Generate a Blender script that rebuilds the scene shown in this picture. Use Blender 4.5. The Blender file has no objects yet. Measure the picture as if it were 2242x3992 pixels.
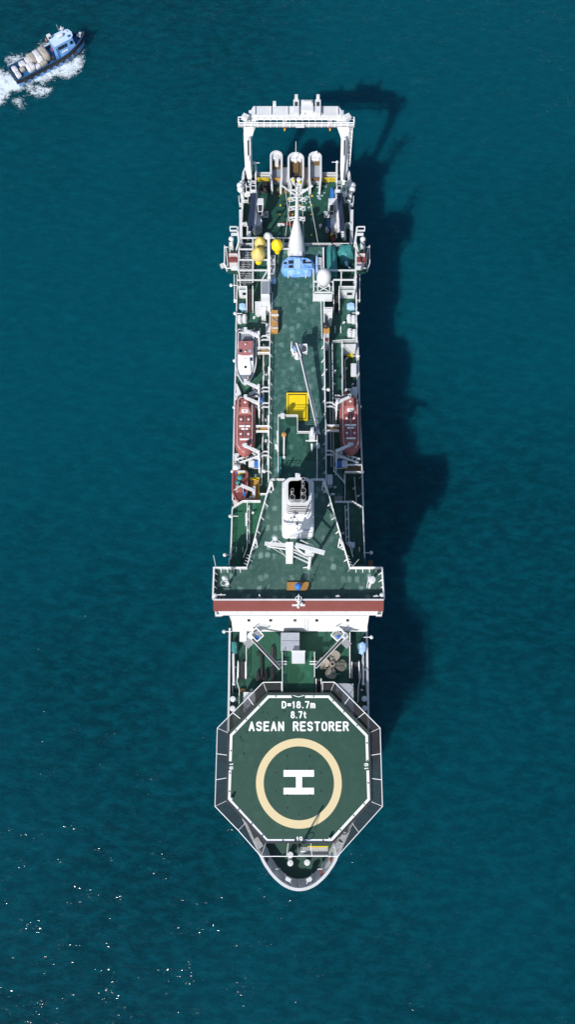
import bpy, bmesh, math, random
from mathutils import Vector, Matrix
R = math.radians
random.seed(7)
sc = bpy.context.scene
C = sc.collection

# ------------------------------------------------------------------ camera model
F, T, HC = 3300.0, R(16.3), 144.0
def W(x, y, z):
    """photo pixel (x, y) on a level z metres above the sea -> world point"""
    dv = y - 1996.0
    d = F*math.cos(T) + math.sin(T)*dv
    return Vector(((x-1121.0)*(HC-z)/d, (HC-z)*(F*math.sin(T)-dv*math.cos(T))/d, z))
def V(*a): return Vector(a)

# ------------------------------------------------------------------ materials
def newmat(name):
    m = bpy.data.materials.new(name); m.use_nodes = True
    nt = m.node_tree; b = nt.nodes['Principled BSDF']
    return m, nt, b
def N(nt, typ, **kw):
    n = nt.nodes.new(typ)
    for k, v in kw.items():
        if k in n.inputs.keys() if hasattr(n.inputs, 'keys') else False: n.inputs[k].default_value = v
        else: setattr(n, k, v)
    return n
def ramp(nt, src, p0, p1, c0=(0,0,0,1), c1=(1,1,1,1)):
    r = nt.nodes.new('ShaderNodeValToRGB')
    r.color_ramp.elements[0].position = p0; r.color_ramp.elements[1].position = p1
    r.color_ramp.elements[0].color = c0; r.color_ramp.elements[1].color = c1
    nt.links.new(src, r.inputs[0]); return r.outputs[0]
def mixc(nt, fac, a, b):
    m = nt.nodes.new('ShaderNodeMix'); m.data_type = 'RGBA'
    if hasattr(fac, 'default_value') or not isinstance(fac, (int, float)): nt.links.new(fac, m.inputs[0])
    else: m.inputs[0].default_value = fac
    for s, v in ((6, a), (7, b)):
        if isinstance(v, tuple): m.inputs[s].default_value = (*v, 1) if len(v) == 3 else v
        else: nt.links.new(v, m.inputs[s])
    return m.outputs[2]
def noise(nt, scale, detail=4, rough=.55, vec=None, dist=0):
    n = nt.nodes.new('ShaderNodeTexNoise'); n.inputs['Scale'].default_value = scale
    n.inputs['Detail'].default_value = detail; n.inputs['Roughness'].default_value = rough
    n.inputs['Distortion'].default_value = dist
    if vec is None:
        tc = nt.nodes.new('ShaderNodeTexCoord'); vec = tc.outputs['Object']
    nt.links.new(vec, n.inputs['Vector']); return n.outputs[0]
def painted(name, col, dirt=None, amt=.35, rough=.45, scale=.9, metal=0, bump=0):
    m, nt, b = newmat(name)
    d = dirt or tuple(c*.62 for c in col)
    f1 = ramp(nt, noise(nt, scale, 6, .65), .42, .75)
    c = mixc(nt, f1, col, tuple(col[i]*(1-amt)+d[i]*amt for i in range(3)))
    f2 = ramp(nt, noise(nt, scale*6, 5, .7), .62, .72)
    c = mixc(nt, f2, c, tuple(col[i]*(1-amt*1.3)+d[i]*amt*1.3 for i in range(3)))
    nt.links.new(c, b.inputs['Base Color'])
    b.inputs['Roughness'].default_value = rough; b.inputs['Metallic'].default_value = metal
    if bump:
        bp = nt.nodes.new('ShaderNodeBump'); bp.inputs['Strength'].default_value = bump; bp.inputs['Distance'].default_value = .05
        nt.links.new(noise(nt, 2.2, 4, .6), bp.inputs['Height']); nt.links.new(bp.outputs[0], b.inputs['Normal'])
    return m

M = {}
M['white'] = painted('white_paint', (.62,.64,.66), (.36,.31,.26), .34, .4, .5)
M['whitebright'] = painted('lifted_white_paint', (.78,.785,.79), (.5,.45,.4), .16, .4, .5)  # same white, glare on bridge front and fill on shaded bulwark put into colour
M['rail'] = painted('rail_white_paint', (.86,.86,.86), (.5,.45,.38), .15, .4, 1.5)
M['offwhite'] = painted('off_white_paint', (.62,.64,.66), (.35,.33,.3), .3, .5, .8)
M['grey'] = painted('grey_paint', (.33,.36,.40), None, .4, .55, 1.2)
M['dark'] = painted('dark_steel', (.03,.035,.04), (.09,.06,.04), .5, .5, 2)
M['black'] = painted('black_rubber', (.012,.013,.016), (.03,.03,.03), .5, .6, 2)
M['navy'] = painted('navy_hydraulic_pipes', (.012,.02,.055), (.12,.13,.15), .35, .35, 4)
M['red'] = painted('oxide_red_paint', (.165,.043,.038), (.20,.07,.06), .35, .5, .6)
M['pinkroof'] = painted('faded_red_paint', (.34,.13,.13), (.42,.25,.24), .4, .5, .8)
M['orange'] = painted('lifeboat_faded_orange', (.25,.07,.066), (.17,.07,.07), .5, .38, .9)
M['orange_pale'] = painted('lifeboat_sun_bleached_gelcoat', (.31,.10,.092), (.21,.095,.09), .45, .4, 1.0)
M['yellow'] = painted('yellow_paint', (.80,.58,.005), (.5,.34,.02), .25, .5, 1.1)
M['paleyellow'] = painted('weathered_yellow_plastic', (.56,.44,.15), (.38,.33,.22), .45, .6, 1.3)
M['cream'] = painted('cream_paint', (.68,.56,.32), (.6,.52,.36), .4, .6, .9)
M['tan'] = painted('ochre_crate_paint', (.48,.25,.06), (.2,.12,.06), .5, .6, 1.5)
M['wood'] = painted('brown_grating', (.14,.085,.03), (.07,.05,.03), .5, .75, 3)
M['bronze'] = painted('dull_bronze', (.30,.26,.215), (.16,.14,.12), .5, .5, 1.5, metal=.15)
M['bluetarp'] = painted('blue_tarpaulin', (.12,.32,.72), (.5,.62,.82), .7, .5, 1.3, bump=1.6)
M['lightblue'] = painted('pale_blue_tarpaulin', (.30,.50,.80), (.6,.7,.85), .4, .5, 1.6, bump=.9)
M['royal'] = painted('royal_blue_canvas', (.02,.14,.48), (.06,.22,.6), .4, .6, 2, bump=.6)
M['teal'] = painted('teal_canvas', (.03,.20,.20), (.06,.26,.25), .5, .7, 1.2, bump=.6)
M['boatblue'] = painted('light_blue_boat_paint', (.17,.40,.78), (.45,.6,.8), .35, .45, .6)
M['deepblue'] = painted('blue_deck_paint', (.015,.10,.26), (.03,.08,.14), .5, .5, .9)
M['palewhiteblue'] = painted('pale_blue_roof_paint', (.48,.62,.86), (.35,.5,.75), .3, .45, .8)
M['bag'] = painted('white_bale_wrap', (.60,.61,.65), (.16,.15,.15), .7, .7, 1.8, bump=1.4)
M['bagtan'] = painted('beige_bale_wrap', (.34,.31,.27), (.14,.13,.12), .7, .75, 1.8, bump=1.4)
M['greydeck'] = painted('grey_deck_paint', (.19,.22,.26), (.28,.3,.33), .45, .6, .8)
M['glass'] = painted('dark_window_glass', (.015,.02,.03), None, .1, .08, 1)
M['soot'] = painted('soot', (.006,.006,.007), None, .3, .8, 2)
M['steel'] = painted('galvanised_steel', (.42,.43,.44), (.25,.22,.18), .5, .4, 2, metal=.4)
M['redmark'] = painted('bright_red_paint', (.22,.02,.02), None, .3, .5, 2)
M['text'] = painted('white_deck_marking', (.86,.87,.87), (.5,.55,.52), .2, .55, 1.6)

def deckmat(name, base, dark, pale, spots=0.0, spotsize=1.15, patch=.5, wear=.5):
    """green non-slip deck paint with real repairs: darker fresh paint, bleached patches, primer spots"""
    m, nt, b = newmat(name)
    tc = nt.nodes.new('ShaderNodeTexCoord'); ob = tc.outputs['Object']
    c = mixc(nt, ramp(nt, noise(nt, .28, 5, .6, ob), .35, .7), base, tuple(base[i]*.72+pale[i]*.28 for i in range(3)))
    c = mixc(nt, ramp(nt, noise(nt, 1.3, 6, .72, ob), .48, .70), c, tuple(base[i]*(1-wear*.9)+pale[i]*wear*.9 for i in range(3)))
    v = nt.nodes.new('ShaderNodeTexVoronoi'); v.inputs['Scale'].default_value = .34; v.distance = 'CHEBYCHEV'
    nt.links.new(ob, v.inputs['Vector'])
    sp = nt.nodes.new('ShaderNodeSeparateColor'); nt.links.new(v.outputs['Color'], sp.inputs[0])
    c = mixc(nt, ramp(nt, sp.outputs[0], 1-patch*.5, 1-patch*.5+.02), c, dark)
    # plate seams
    br = nt.nodes.new('ShaderNodeTexBrick'); br.inputs['Scale'].default_value = 1; br.offset = 0
    br.inputs['Mortar Size'].default_value = .012; br.inputs['Brick Width'].default_value = 2.4; br.inputs['Row Height'].default_value = 6
    br.inputs['Color1'].default_value = (0,0,0,1); br.inputs['Color2'].default_value = (0,0,0,1); br.inputs['Mortar'].default_value = (1,1,1,1)
    nt.links.new(ob, br.inputs['Vector'])
    ml = nt.nodes.new('ShaderNodeMath'); ml.operation = 'MULTIPLY'; ml.inputs[1].default_value = .4
    nt.links.new(br.outputs['Color'], ml.inputs[0])
    c = mixc(nt, ml.outputs[0], c, pale)
    if spots:
        mp = nt.nodes.new('ShaderNodeMapping'); mp.inputs['Scale'].default_value = (1/spotsize, 1/(spotsize*1.25), 0)
        nd = nt.nodes.new('ShaderNodeTexNoise'); nd.inputs['Scale'].default_value = .8; nd.inputs['Detail'].default_value = 5; nt.links.new(ob, nd.inputs['Vector'])
        va = nt.nodes.new('ShaderNodeVectorMath'); va.operation = 'MULTIPLY_ADD'; va.inputs[1].default_value = (.5,.8,0); nt.links.new(nd.outputs['Color'], va.inputs[0]); nt.links.new(ob, va.inputs[2])
        nt.links.new(va.outputs[0], mp.inputs[0])
        v2 = nt.nodes.new('ShaderNodeTexVoronoi'); v2.inputs['Scale'].default_value = 1; v2.inputs['Randomness'].default_value = .55; v2.distance = 'MINKOWSKI'; v2.inputs['Exponent'].default_value = 4
        nt.links.new(mp.outputs[0], v2.inputs['Vector'])
        s2 = nt.nodes.new('ShaderNodeSeparateColor'); nt.links.new(v2.outputs['Color'], s2.inputs[0])
        has = ramp(nt, s2.outputs[1], .12, .45)
        nz = noise(nt, 3, 3, .6, ob)
        ad = nt.nodes.new('ShaderNodeMath'); ad.operation = 'MULTIPLY_ADD'; ad.inputs[1].default_value = .3
        nt.links.new(nz, ad.inputs[0]); nt.links.new(v2.outputs['Distance'], ad.inputs[2])
        near = ramp(nt, ad.outputs[0], .34, .50, (1,1,1,1), (0,0,0,1))
        mu = nt.nodes.new('ShaderNodeMath'); mu.operation = 'MULTIPLY'
        nt.links.new(has, mu.inputs[0]); nt.links.new(near, mu.inputs[1])
        mu2 = nt.nodes.new('ShaderNodeMath'); mu2.operation = 'MULTIPLY'; mu2.inputs[1].default_value = spots
        nt.links.new(mu.outputs[0], mu2.inputs[0])
        c = mixc(nt, mu2.outputs[0], c, tuple(p*1.5 for p in pale))
    nt.links.new(c, b.inputs['Base Color']); b.inputs['Roughness'].default_value = .6
    bp = nt.nodes.new('ShaderNodeBump'); bp.inputs['Strength'].default_value = .15; bp.inputs['Distance'].default_value = .02
    nt.links.new(noise(nt, 9, 3, .6, ob), bp.inputs['Height']); nt.links.new(bp.outputs[0], b.inputs['Normal'])
    return m
M['deck'] = deckmat('green_deck_paint', (.010,.070,.047), (.006,.048,.030), (.055,.145,.112), .5, 1.25, .25)
M['deckspot'] = deckmat('green_deck_paint_with_primer_spots', (.013,.064,.049), (.011,.056,.040), (.12,.19,.165), .8, 1.22, .0, .5)
M['deckworn'] = deckmat('worn_green_deck_paint', (.014,.074,.060), (.010,.060,.046), (.11,.20,.18), .5, 1.25, .0, .85)
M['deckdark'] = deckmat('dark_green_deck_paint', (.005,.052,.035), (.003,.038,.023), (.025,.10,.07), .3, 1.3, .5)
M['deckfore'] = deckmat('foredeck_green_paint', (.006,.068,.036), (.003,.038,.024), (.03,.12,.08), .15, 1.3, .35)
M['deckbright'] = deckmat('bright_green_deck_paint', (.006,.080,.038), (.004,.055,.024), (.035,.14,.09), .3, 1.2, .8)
M['heli'] = deckmat('helideck_green_paint', (.014,.058,.038), (.012,.052,.033), (.034,.092,.066), .10, 1.5, .0, .5)

def netmat():
    m, nt, b = newmat('safety_net_mesh')
    b.inputs['Base Color'].default_value = (.035,.035,.035,1); b.inputs['Roughness'].default_value = .8
    tc = nt.nodes.new('ShaderNodeTexCoord')
    br = nt.nodes.new('ShaderNodeTexBrick'); br.offset = 0; br.inputs['Scale'].default_value = 1
    br.inputs['Brick Width'].default_value = .16; br.inputs['Row Height'].default_value = .16; br.inputs['Mortar Size'].default_value = .027
    br.inputs['Color1'].default_value = (0,0,0,1); br.inputs['Color2'].default_value = (0,0,0,1); br.inputs['Mortar'].default_value = (1,1,1,1)
    nt.links.new(tc.outputs['Object'], br.inputs['Vector']); nt.links.new(br.outputs['Color'], b.inputs['Alpha'])
    return m
M['net'] = netmat()

# ------------------------------------------------------------------ mesh builder
class MB:
    def __init__(s): s.v = []; s.f = []
    def add(s, vs, fs):
        n = len(s.v); s.v += [Vector(p) for p in vs]; s.f += [tuple(i+n for i in f) for f in fs]; return s
    def prism(s, pts, z0, z1):
        n = len(pts); vs = [(p[0], p[1], z0) for p in pts]+[(p[0], p[1], z1) for p in pts]
        fs = [tuple(range(n-1, -1, -1)), tuple(range(n, 2*n))]+[(i, (i+1) % n, (i+1) % n+n, i+n) for i in range(n)]
        return s.add(vs, fs)
    def box(s, c, d, rz=0, rot=None):
        m = rot or Matrix.Rotation(rz, 3, 'Z')
        vs = [Vector(c)+m@Vector((sx*d[0]/2, sy*d[1]/2, sz*d[2]/2)) for sx in (-1,1) for sy in (-1,1) for sz in (-1,1)]
        return s.add(vs, [(0,1,3,2),(4,6,7,5),(0,4,5,1),(2,3,7,6),(0,2,6,4),(1,5,7,3)])
    def beam(s, p, q, w, h=None):
        p = Vector(p); q = Vector(q); h = h or w; d = (q-p)
        if d.length < 1e-6: return s
        d.normalize(); up = V(0,0,1) if abs(d.z) < .95 else V(0,1,0)
        a = d.cross(up).normalized(); b = a.cross(d).normalized()
        vs = [o+a*(i*w/2)+b*(j*h/2) for o in (p, q) for i, j in ((-1,-1),(1,-1),(1,1),(-1,1))]
        return s.add(vs, [(0,1,2,3),(7,6,5,4),(0,4,5,1),(1,5,6,2),(2,6,7,3),(3,7,4,0)])
    def tube(s, p, q, r, r2=None, n=8):
        p = Vector(p); q = Vector(q); r2 = r if r2 is None else r2; d = (q-p)
        if d.length < 1e-6: return s
        d.normalize(); up = V(0,0,1) if abs(d.z) < .95 else V(0,1,0)
        a = d.cross(up).normalized(); b = a.cross(d).normalized()
        vs = [o+(a*math.cos(2*math.pi*k/n)+b*math.sin(2*math.pi*k/n))*rr for o, rr in ((p, r), (q, r2)) for k in range(n)]
        return s.add(vs, [tuple(range(n-1,-1,-1)), tuple(range(n, 2*n))]+[(k, (k+1) % n, (k+1) % n+n, k+n) for k in range(n)])
    def path(s, pts, r, n=6):
        for a, b in zip(pts, pts[1:]): s.tube(a, b, r, n=n)
        return s
    def rings(s, rs, cap=True, closed=True):
        n = len(rs[0]); vs = [p for r in rs for p in r]; fs = []
        for i in range(len(rs)-1):
            for k in range(n if closed else n-1):
                k2 = (k+1) % n; fs.append((i*n+k, i*n+k2, (i+1)*n+k2, (i+1)*n+k))
        if cap: fs += [tuple(range(n-1,-1,-1)), tuple((len(rs)-1)*n+k for k in range(n))]
        return s.add(vs, fs)
    def lathe(s, c, prof, n=20, sx=1, sy=1):
        c = Vector(c)
        return s.rings([[c+V(r*sx*math.cos(2*math.pi*k/n), r*sy*math.sin(2*math.pi*k/n), z) for k in range(n)] for r, z in prof])
    def ball(s, c, r, n=12, sz=1):
        return s.lathe(c, [(max(r*math.sin(math.pi*i/8), r*.02), -r*sz*math.cos(math.pi*i/8)) for i in range(9)], n)
    def torus(s, c, R_, r, n=20, m=6, nrm='Z'):
        rs = []
        for i in range(n+1):
            a = 2*math.pi*i/n; ring = []
            for j in range(m):
                b = 2*math.pi*j/m; rr = R_+r*math.cos(b)
                p = V(rr*math.cos(a), rr*math.sin(a), r*math.sin(b))
                if nrm == 'X': p = V(p.z, p.x, p.y)
                if nrm == 'Y': p = V(p.x, p.z, p.y)
                ring.append(Vector(c)+p)
            rs.append(ring)
        return s.rings(rs, cap=False)
    def build(s, name, mat, parent=None, smooth=True, bevel=0, recalc=True):
        me = bpy.data.meshes.new(name); off = root_of(parent) if parent else V(0,0,0)
        me.from_pydata([tuple(p-off) for p in s.v], [], s.f)
        if recalc:
            bm = bmesh.new(); bm.from_mesh(me); bmesh.ops.recalc_face_normals(bm, faces=bm.faces); bm.to_mesh(me); bm.free()
        me.materials.append(M[mat] if isinstance(mat, str) else mat)
        if smooth:
            me.polygons.foreach_set('use_smooth', [True]*len(me.polygons)); me.set_sharp_from_angle(angle=R(38))
        me.update(); o = bpy.data.objects.new(name, me); C.objects.link(o); o.parent = parent
        if bevel:
            b = o.modifiers.new('bevel', 'BEVEL'); b.width = bevel; b.segments = 2; b.limit_method = 'ANGLE'
        return o
def root_of(o):
    while o.parent: o = o.parent
    return V(*o['origin']) if 'origin' in o else Vector(o.location)
def thing(name, loc, label, cat, group=None, rz=0):
    o = bpy.data.objects.new(name, None); C.objects.link(o); o.location = loc; o.rotation_euler = (0,0,rz)
    o.empty_display_size = .5; tag(o, label, cat, group); return o
def local_thing(*a, **k):            # parts are modelled round the origin, then the thing is put in place
    o = thing(*a, **k); LOCAL.append(o.name); return o
LOCAL = []
_ro = root_of
def root_of(o):
    while o.parent: o = o.parent
    return V(0,0,0) if o.name in LOCAL else Vector(o.location)
def tag(o, label, cat, group=None):
    o['label'] = label; o['category'] = cat
    if group: o['group'] = group
    return o
def one(mb, name, mat, label, cat, group=None, **k):
    """a thing that is a single mesh: origin moved to its base centre"""
    xs = [p.x for p in mb.v]; ys = [p.y for p in mb.v]; z = min(p.z for p in mb.v)
    c = V((min(xs)+max(xs))/2, (min(ys)+max(ys))/2, z)
    for p in mb.v: p -= c
    o = mb.build(name, mat, None, **k); o.location = c; return tag(o, label, cat, group)
def copy_tree(o, parent=None):
    c = o.copy(); C.objects.link(c); c.parent = parent
    for ch in [x for x in bpy.data.objects if x.parent == o]: copy_tree(ch, c)
    return c
def rect(x0, y0, x1, y1, z): return [W(x0,y0,z), W(x1,y0,z), W(x1,y1,z), W(x0,y1,z)]
def poly(pts, z): return [W(x, y, z) for x, y in pts]
def area(pts):
    return sum(pts[i][0]*pts[(i+1) % len(pts)][1]-pts[(i+1) % len(pts)][0]*pts[i][1] for i in range(len(pts)))/2
def sheet(name, pts, z, mat, parent, th=.02):
    return MB().prism(pts, z-.01, z+th).build(name, mat, parent, smooth=False)

# ------------------------------------------------------------------ levels (metres above the sea)
ZS, ZC, ZP, ZT, ZB, ZL, ZD, ZF, ZK, ZH = 8.8, 18.0, 20.0, 23.0, 15.0, 12.0, 18.0, 11.0, 12.6, 17.5

ship = thing('ship', W(1160, 1900, 0), 'long white cable laying ship with green decks, helicopter deck at the bow and stern gantry', 'ship')

# ---- hull: sections by photo row: left x, right x, sheer z
SEC = [(680,948,1361,9.9),(731,945,1365,9.9),(803,943,1366,9.9),(850,940,1370,9.9),(955,936,1373,9.9),
       (960,930,1385,12),(1075,920,1391,12),(1200,922,1390,12),(1400,919,1393,12),(1600,914,1400,12),(1780,910,1408,12),(1940,906,1413,12),
       (2000,902,1417,12),(2200,893,1427,12),(2450,893,1432,12),(2700,890,1437,12.6),(2850,887,1440,13),(3000,903,1424,13.4),(3190,950,1380,13.8),(3334,1017,1316,14.6),
       (3356,1026,1307,14.6),(3372,1035,1298,14.6),(3388,1046,1287,14.6),(3404,1057,1276,14.6),(3419,1070,1263,14.6),(3433,1085,1248,14.6),(3444,1098,1235,14.6),(3453,1112,1221,14.6),(3460,1127,1206,14.6),(3465,1142,1191,14.6),(3467.5,1158,1175,14.6)]
def hull_ring(i, kz):
    y, xl, xr, zt = SEC[i]
    a, b = W(xl, y, zt), W(xr, y, zt); cx = (a.x+b.x)/2; h = (b.x-a.x)/2; Y = a.y
    t = max(0, (y-2600)/866.0)
    sh = 1-.93*t**1.0 if t > 0 else 1
    pts = []
    for z, k in ((zt, 1), (zt*.75, .99-.12*t), (zt*.45, .97-.35*t), (.8, .95-.62*t**.8), (-3, .9-.75*t**.8)):
        pts.append((z, max(h*k, .05), Y+ (1-k)*7*t))
    return cx, pts
hm = MB(); rs = []
for i in range(len(SEC)):
    cx, pts = hull_ring(i, 0)
    rs.append([V(cx-h, Y, z) for z, h, Y in pts]+[V(cx+h, Y, z) for z, h, Y in reversed(pts)])
hm.rings(rs, closed=False)
hm.build('hull', 'white', ship)
# rubbing strip/bulwark cap that follows the sheer (thick white line of the plan)
def gunwale(side, i0, i1, w=.34, dz=.55):
    mb = MB(); pr = None
    pts = [W(SEC[i][1 if side < 0 else 2]-side*3, SEC[i][0], SEC[i][3]) for i in range(i0, i1)]
    return pts
def wallpath(pts, zb, w, h):
    """a standing plate along a line of world points (mitred), bottom zb"""
    mb = MB(); n = len(pts); rr = []
    for i, p in enumerate(pts):
        d0 = (pts[i]-pts[i-1]) if i > 0 else (pts[1]-pts[0])
        d1 = (pts[i+1]-pts[i]) if i < n-1 else d0
        d0 = V(d0.x, d0.y, 0).normalized(); d1 = V(d1.x, d1.y, 0).normalized()
        t = (d0+d1).normalized(); nrm = V(-t.y, t.x, 0); k = 1/max(.4, nrm.dot(V(-d0.y, d0.x, 0)))
        z0 = zb if zb is not None else p.z
        rr.append([V(p.x, p.y, 0)+nrm*(w/2*k*s)+V(0,0,z) for s, z in ((-1,z0),(1,z0),(1,z0+h),(-1,z0+h))])
    return mb.rings(rr)
for side, i0, i1 in ((-1,0,5),(1,0,5)):
    wallpath(gunwale(side, i0, i1), None, .34, .55).build('bulwark', 'white', ship)
for side in (-1, 1):
    wallpath(gunwale(side, 14, 18), None, .3, .5).build('bulwark', 'white', ship)
bl = [(SEC[i][1], SEC[i][0], SEC[i][3]) for i in range(17, len(SEC))]; brr = [(SEC[i][2], SEC[i][0], SEC[i][3]) for i in range(len(SEC)-1, 16, -1)]
bowp = [W(*p) for p in bl+brr]
BC = W(1167, 3240, 12.6)
def bin_(p, k):                                   # point on the forecastle floor inside the sloping bulwark
    d = V(BC.x-p.x, BC.y-p.y, 0); return V(p.x, p.y, 12.6)+d.normalized()*k
bow_in = [bin_(p, 1.15) for p in bowp]
MB().rings([[a, b, b+V(0,0,-.1), a+V(0,0,-.3)] for a, b in zip(bowp, bow_in)]).build('bow_bulwark', 'whitebright', ship)
wallpath(bowp, 14.54, .4, .14).build('bulwark_cap', 'white', ship)
for x, y, x2, y2 in ((1112,3408,1118,3436),(1131,3424,1135,3446),(1166,3430,1166,3456),(1199,3424,1196,3446),(1216,3408,1211,3436),(1068,3387,1088,3387),(1242,3387,1262,3387)):
    MB().beam(W(x,y,13.6), W(x2,y2,14.3), .1, .5).build('bulwark_stay', 'white', ship)

# ---- decks
def inset(i0, i1, z, m=4):
    return [W(SEC[i][1]+m, SEC[i][0], z) for i in range(i0, i1)]+[W(SEC[i][2]-m, SEC[i][0], z) for i in range(i1-1, i0-1, -1)]
sternpoly = poly([(948,672),(962,652),(1000,648),(1000,675),(1054,675),(1054,640),(1252,640),(1252,675),(1306,675),(1312,648),(1347,652),(1360,672),(1363,740),(1366,860),(1370,966),(938,966),(942,860),(944,740)], 9.0)
MB().prism(sternpoly, 8.9, 9.0).build('stern_deck', 'deckdark', ship, smooth=False)
MB().prism(sternpoly, 4.5, 8.9).build('stern_quarter', 'white', ship, smooth=False)
sheet('foredeck', inset(13, 19, ZF, 6), ZF+1.2 if False else 12.02, 'deckdark', ship, .0)
fr_ = [W(SEC[i][1]+6, SEC[i][0], 12.6) for i in range(15, 18)]+bow_in[1:-1]+[W(SEC[i][2]-6, SEC[i][0], 12.6) for i in range(17, 14, -1)]
MB().prism(fr_, 11.8, 12.62).build('forecastle_deck', 'heli', ship, smooth=False)

# ---- superstructure blocks (white walls, green tops)
def block(name, pts, z0, z1, mat='deck', wall='white', edge=True, parent=None):
    p = poly(pts, z1)
    o = MB().prism(p, z0, z1-.03).build(name, wall, parent or ship, smooth=False)
    c = sum((q for q in p), Vector())/len(p)
    sheet(name.replace('_block','')+'_deck', p, z1, mat, ship, .0)
    return o
def blockm(name, pts, z0, z1, mat): return block(name, pts, z0, z1, mat)
block('aft_house_block', [(930,962),(1055,962),(1053,1330),(1050,1600),(1045,1930),(907,1950),(910,1780),(914,1600),(919,1400),(922,1200),(920,1075),(927,1060)], 11.5, ZB, 'deck')
block('starboard_house_block', [(1262,962),(1385,962),(1391,1075),(1390,1200),(1392,1335),(1333,1335),(1336,1560),(1336,1700),(1338,1860),(1338,1935),(1276,1935),(1270,1700),(1265,1400)], 11.5, ZB, 'deck')
sheet('lower_side_deck', poly([(1334,1336),(1392,1336),(1399,1600),(1408,1780),(1414,1960),(1340,1960)], 12.0), 12.04, 'deckdark', ship, .0)
block('central_house_block', [(1053,962),(1262,962),(1263,1300),(1266,1500),(1270,1700),(1272,1882),(1047,1882),(1049,1700),(1051,1400)], 14.5, ZC, 'deckworn')
block('platform_block', [(1084,1622),(1160,1622),(1160,1688),(1236,1688),(1237,1882),(1084,1882)], 17.9, ZP, 'deck')
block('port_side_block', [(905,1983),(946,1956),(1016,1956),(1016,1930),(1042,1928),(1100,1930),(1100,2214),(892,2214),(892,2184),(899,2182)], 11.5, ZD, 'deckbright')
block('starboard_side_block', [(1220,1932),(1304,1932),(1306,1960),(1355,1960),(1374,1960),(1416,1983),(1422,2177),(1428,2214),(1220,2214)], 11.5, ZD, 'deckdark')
# bridge: body, wheelhouse with wings, top deck
block('bridge_body_block', [(893,2200),(1432,2200),(1432,2400),(893,2400)], 11.5, 21.2, 'deck')
top = [(1055,1872),(1266,1872),(1364,2215),(1489,2217),(1497,2338),(831,2338),(835,2217),(962,2217)]
block('wheelhouse_block', top, 20.2, ZT, 'deckspot')
MB().prism(poly([(1057,1876),(1264,1876),(1358,2215),(966,2215)], 20.2), 17.5, 20.3).build('casing_house', 'white', ship, smooth=False)
# bridge front: red sloping fascia, ledge, raked white wall
def strip(y0, z0, xl0, xr0, y1, z1, xl1, xr1, th=.12):
    a, b = W(xl0,y0,z0), W(xr0,y0,z0); c, d = W(xr1,y1,z1), W(xl1,y1,z1)
    n = (b-a).cross(d-a).normalized()
    if n.y > 0: n = -n
    k = n*th
    return MB().rings([[a-k, b-k, c-k, d-k], [a, b, c, d]])
strip(2338, 24.5, 831, 1497, 2383, 22.2, 832, 1496).build('red_fascia', 'red', ship, smooth=False)
MB().beam(W(831,2338,24.47), W(1497,2338,24.47), .22, .16).build('bulwark_rail', 'white', ship)
MB().prism(poly([(833,2348),(1495,2348),(1470,2396),(856,2396)], 22.0), 21.3, 22.05).build('bridge_ledge', 'whitebright', ship, smooth=False)
strip(2396, 21.4, 902, 1440, 2462, 14.05, 906, 1430, .3).build('bridge_front_wall', 'whitebright', ship, smooth=False)
MB().prism([W(893,2340,18), W(1432,2340,18), W(1431,2412,18), W(900,2412,18)], 11.2, 21.3).build('bridge_lower_house', 'white', ship, smooth=False)
def on_front(x, y):            # point of the raked front wall seen at photo pixel (x, y)
    Ya, Yb = W(x,2396,21.4).y, W(x,2462,14.05).y; lo, hi = 12.0, 22.5
    for _ in range(40):
        z = (lo+hi)/2; g_ = W(x,y,z).y-(Ya+(Yb-Ya)*(21.4-z)/7.35)
        if g_ > 0: lo = z
        else: hi = z
    return W(x,y,z)
for x in (970,1055,1150,1235,1356):
    p = on_front(x, 2417)
    q4 = lambda w, h, d: [on_front(x+i*w, 2417+j*h)+V(0,-d,d*.3) for i, j in ((-1,-1),(1,-1),(1,1),(-1,1))]
    fr = MB().rings([q4(7.5,6.5,-.1), q4(7.5,6.5,.04)]).build('window', 'offwhite', ship, smooth=False)
    MB().rings([q4(5.5,4.5,-.05), q4(5.5,4.5,.08)]).build('pane', 'glass', fr, smooth=False)
mb = MB()
for k in range(22):
    x = 865+k*28.5; a = W(x, 2380, 21.2)
    mb.box(V(a.x, W(1160,2352,21.2).y-1.62+.1, 20.75), (.8,.06,.8))
mb.build('bridge_window_band', 'glass', ship)
mb = MB()
for x in (925, 980, 1040, 1092, 1150, 1205, 1255, 1300, 1350, 1400, 1440):
    MB().beam(W(x,2386,22.08), W(x-3,2395,22.08), .06, .05).build('ledge_bracket', 'offwhite', ship)
mb = MB()                                              # ladder down the front wall
for k in range(14):
    p = on_front(1194, 2412+k*3.6); mb.beam(p+V(-.22,-.12,0), p+V(.22,-.12,0), .04)
a, b = on_front(1194, 2408), on_front(1194, 2461)
for s in (-.24, .24): mb.beam(a+V(s,-.14,0), b+V(s,-.14,0), .05)
mb.build('ladder', 'offwhite', ship)
for sx, x0, x1 in ((-1, 838, 862), (1, 1468, 1490)):
    MB().prism(poly([(x0,2384),(x1,2384),(x1,2404),(x0,2404)], 20.5), 20.3, 20.5).build('wing_platform', 'steel', ship)

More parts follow.
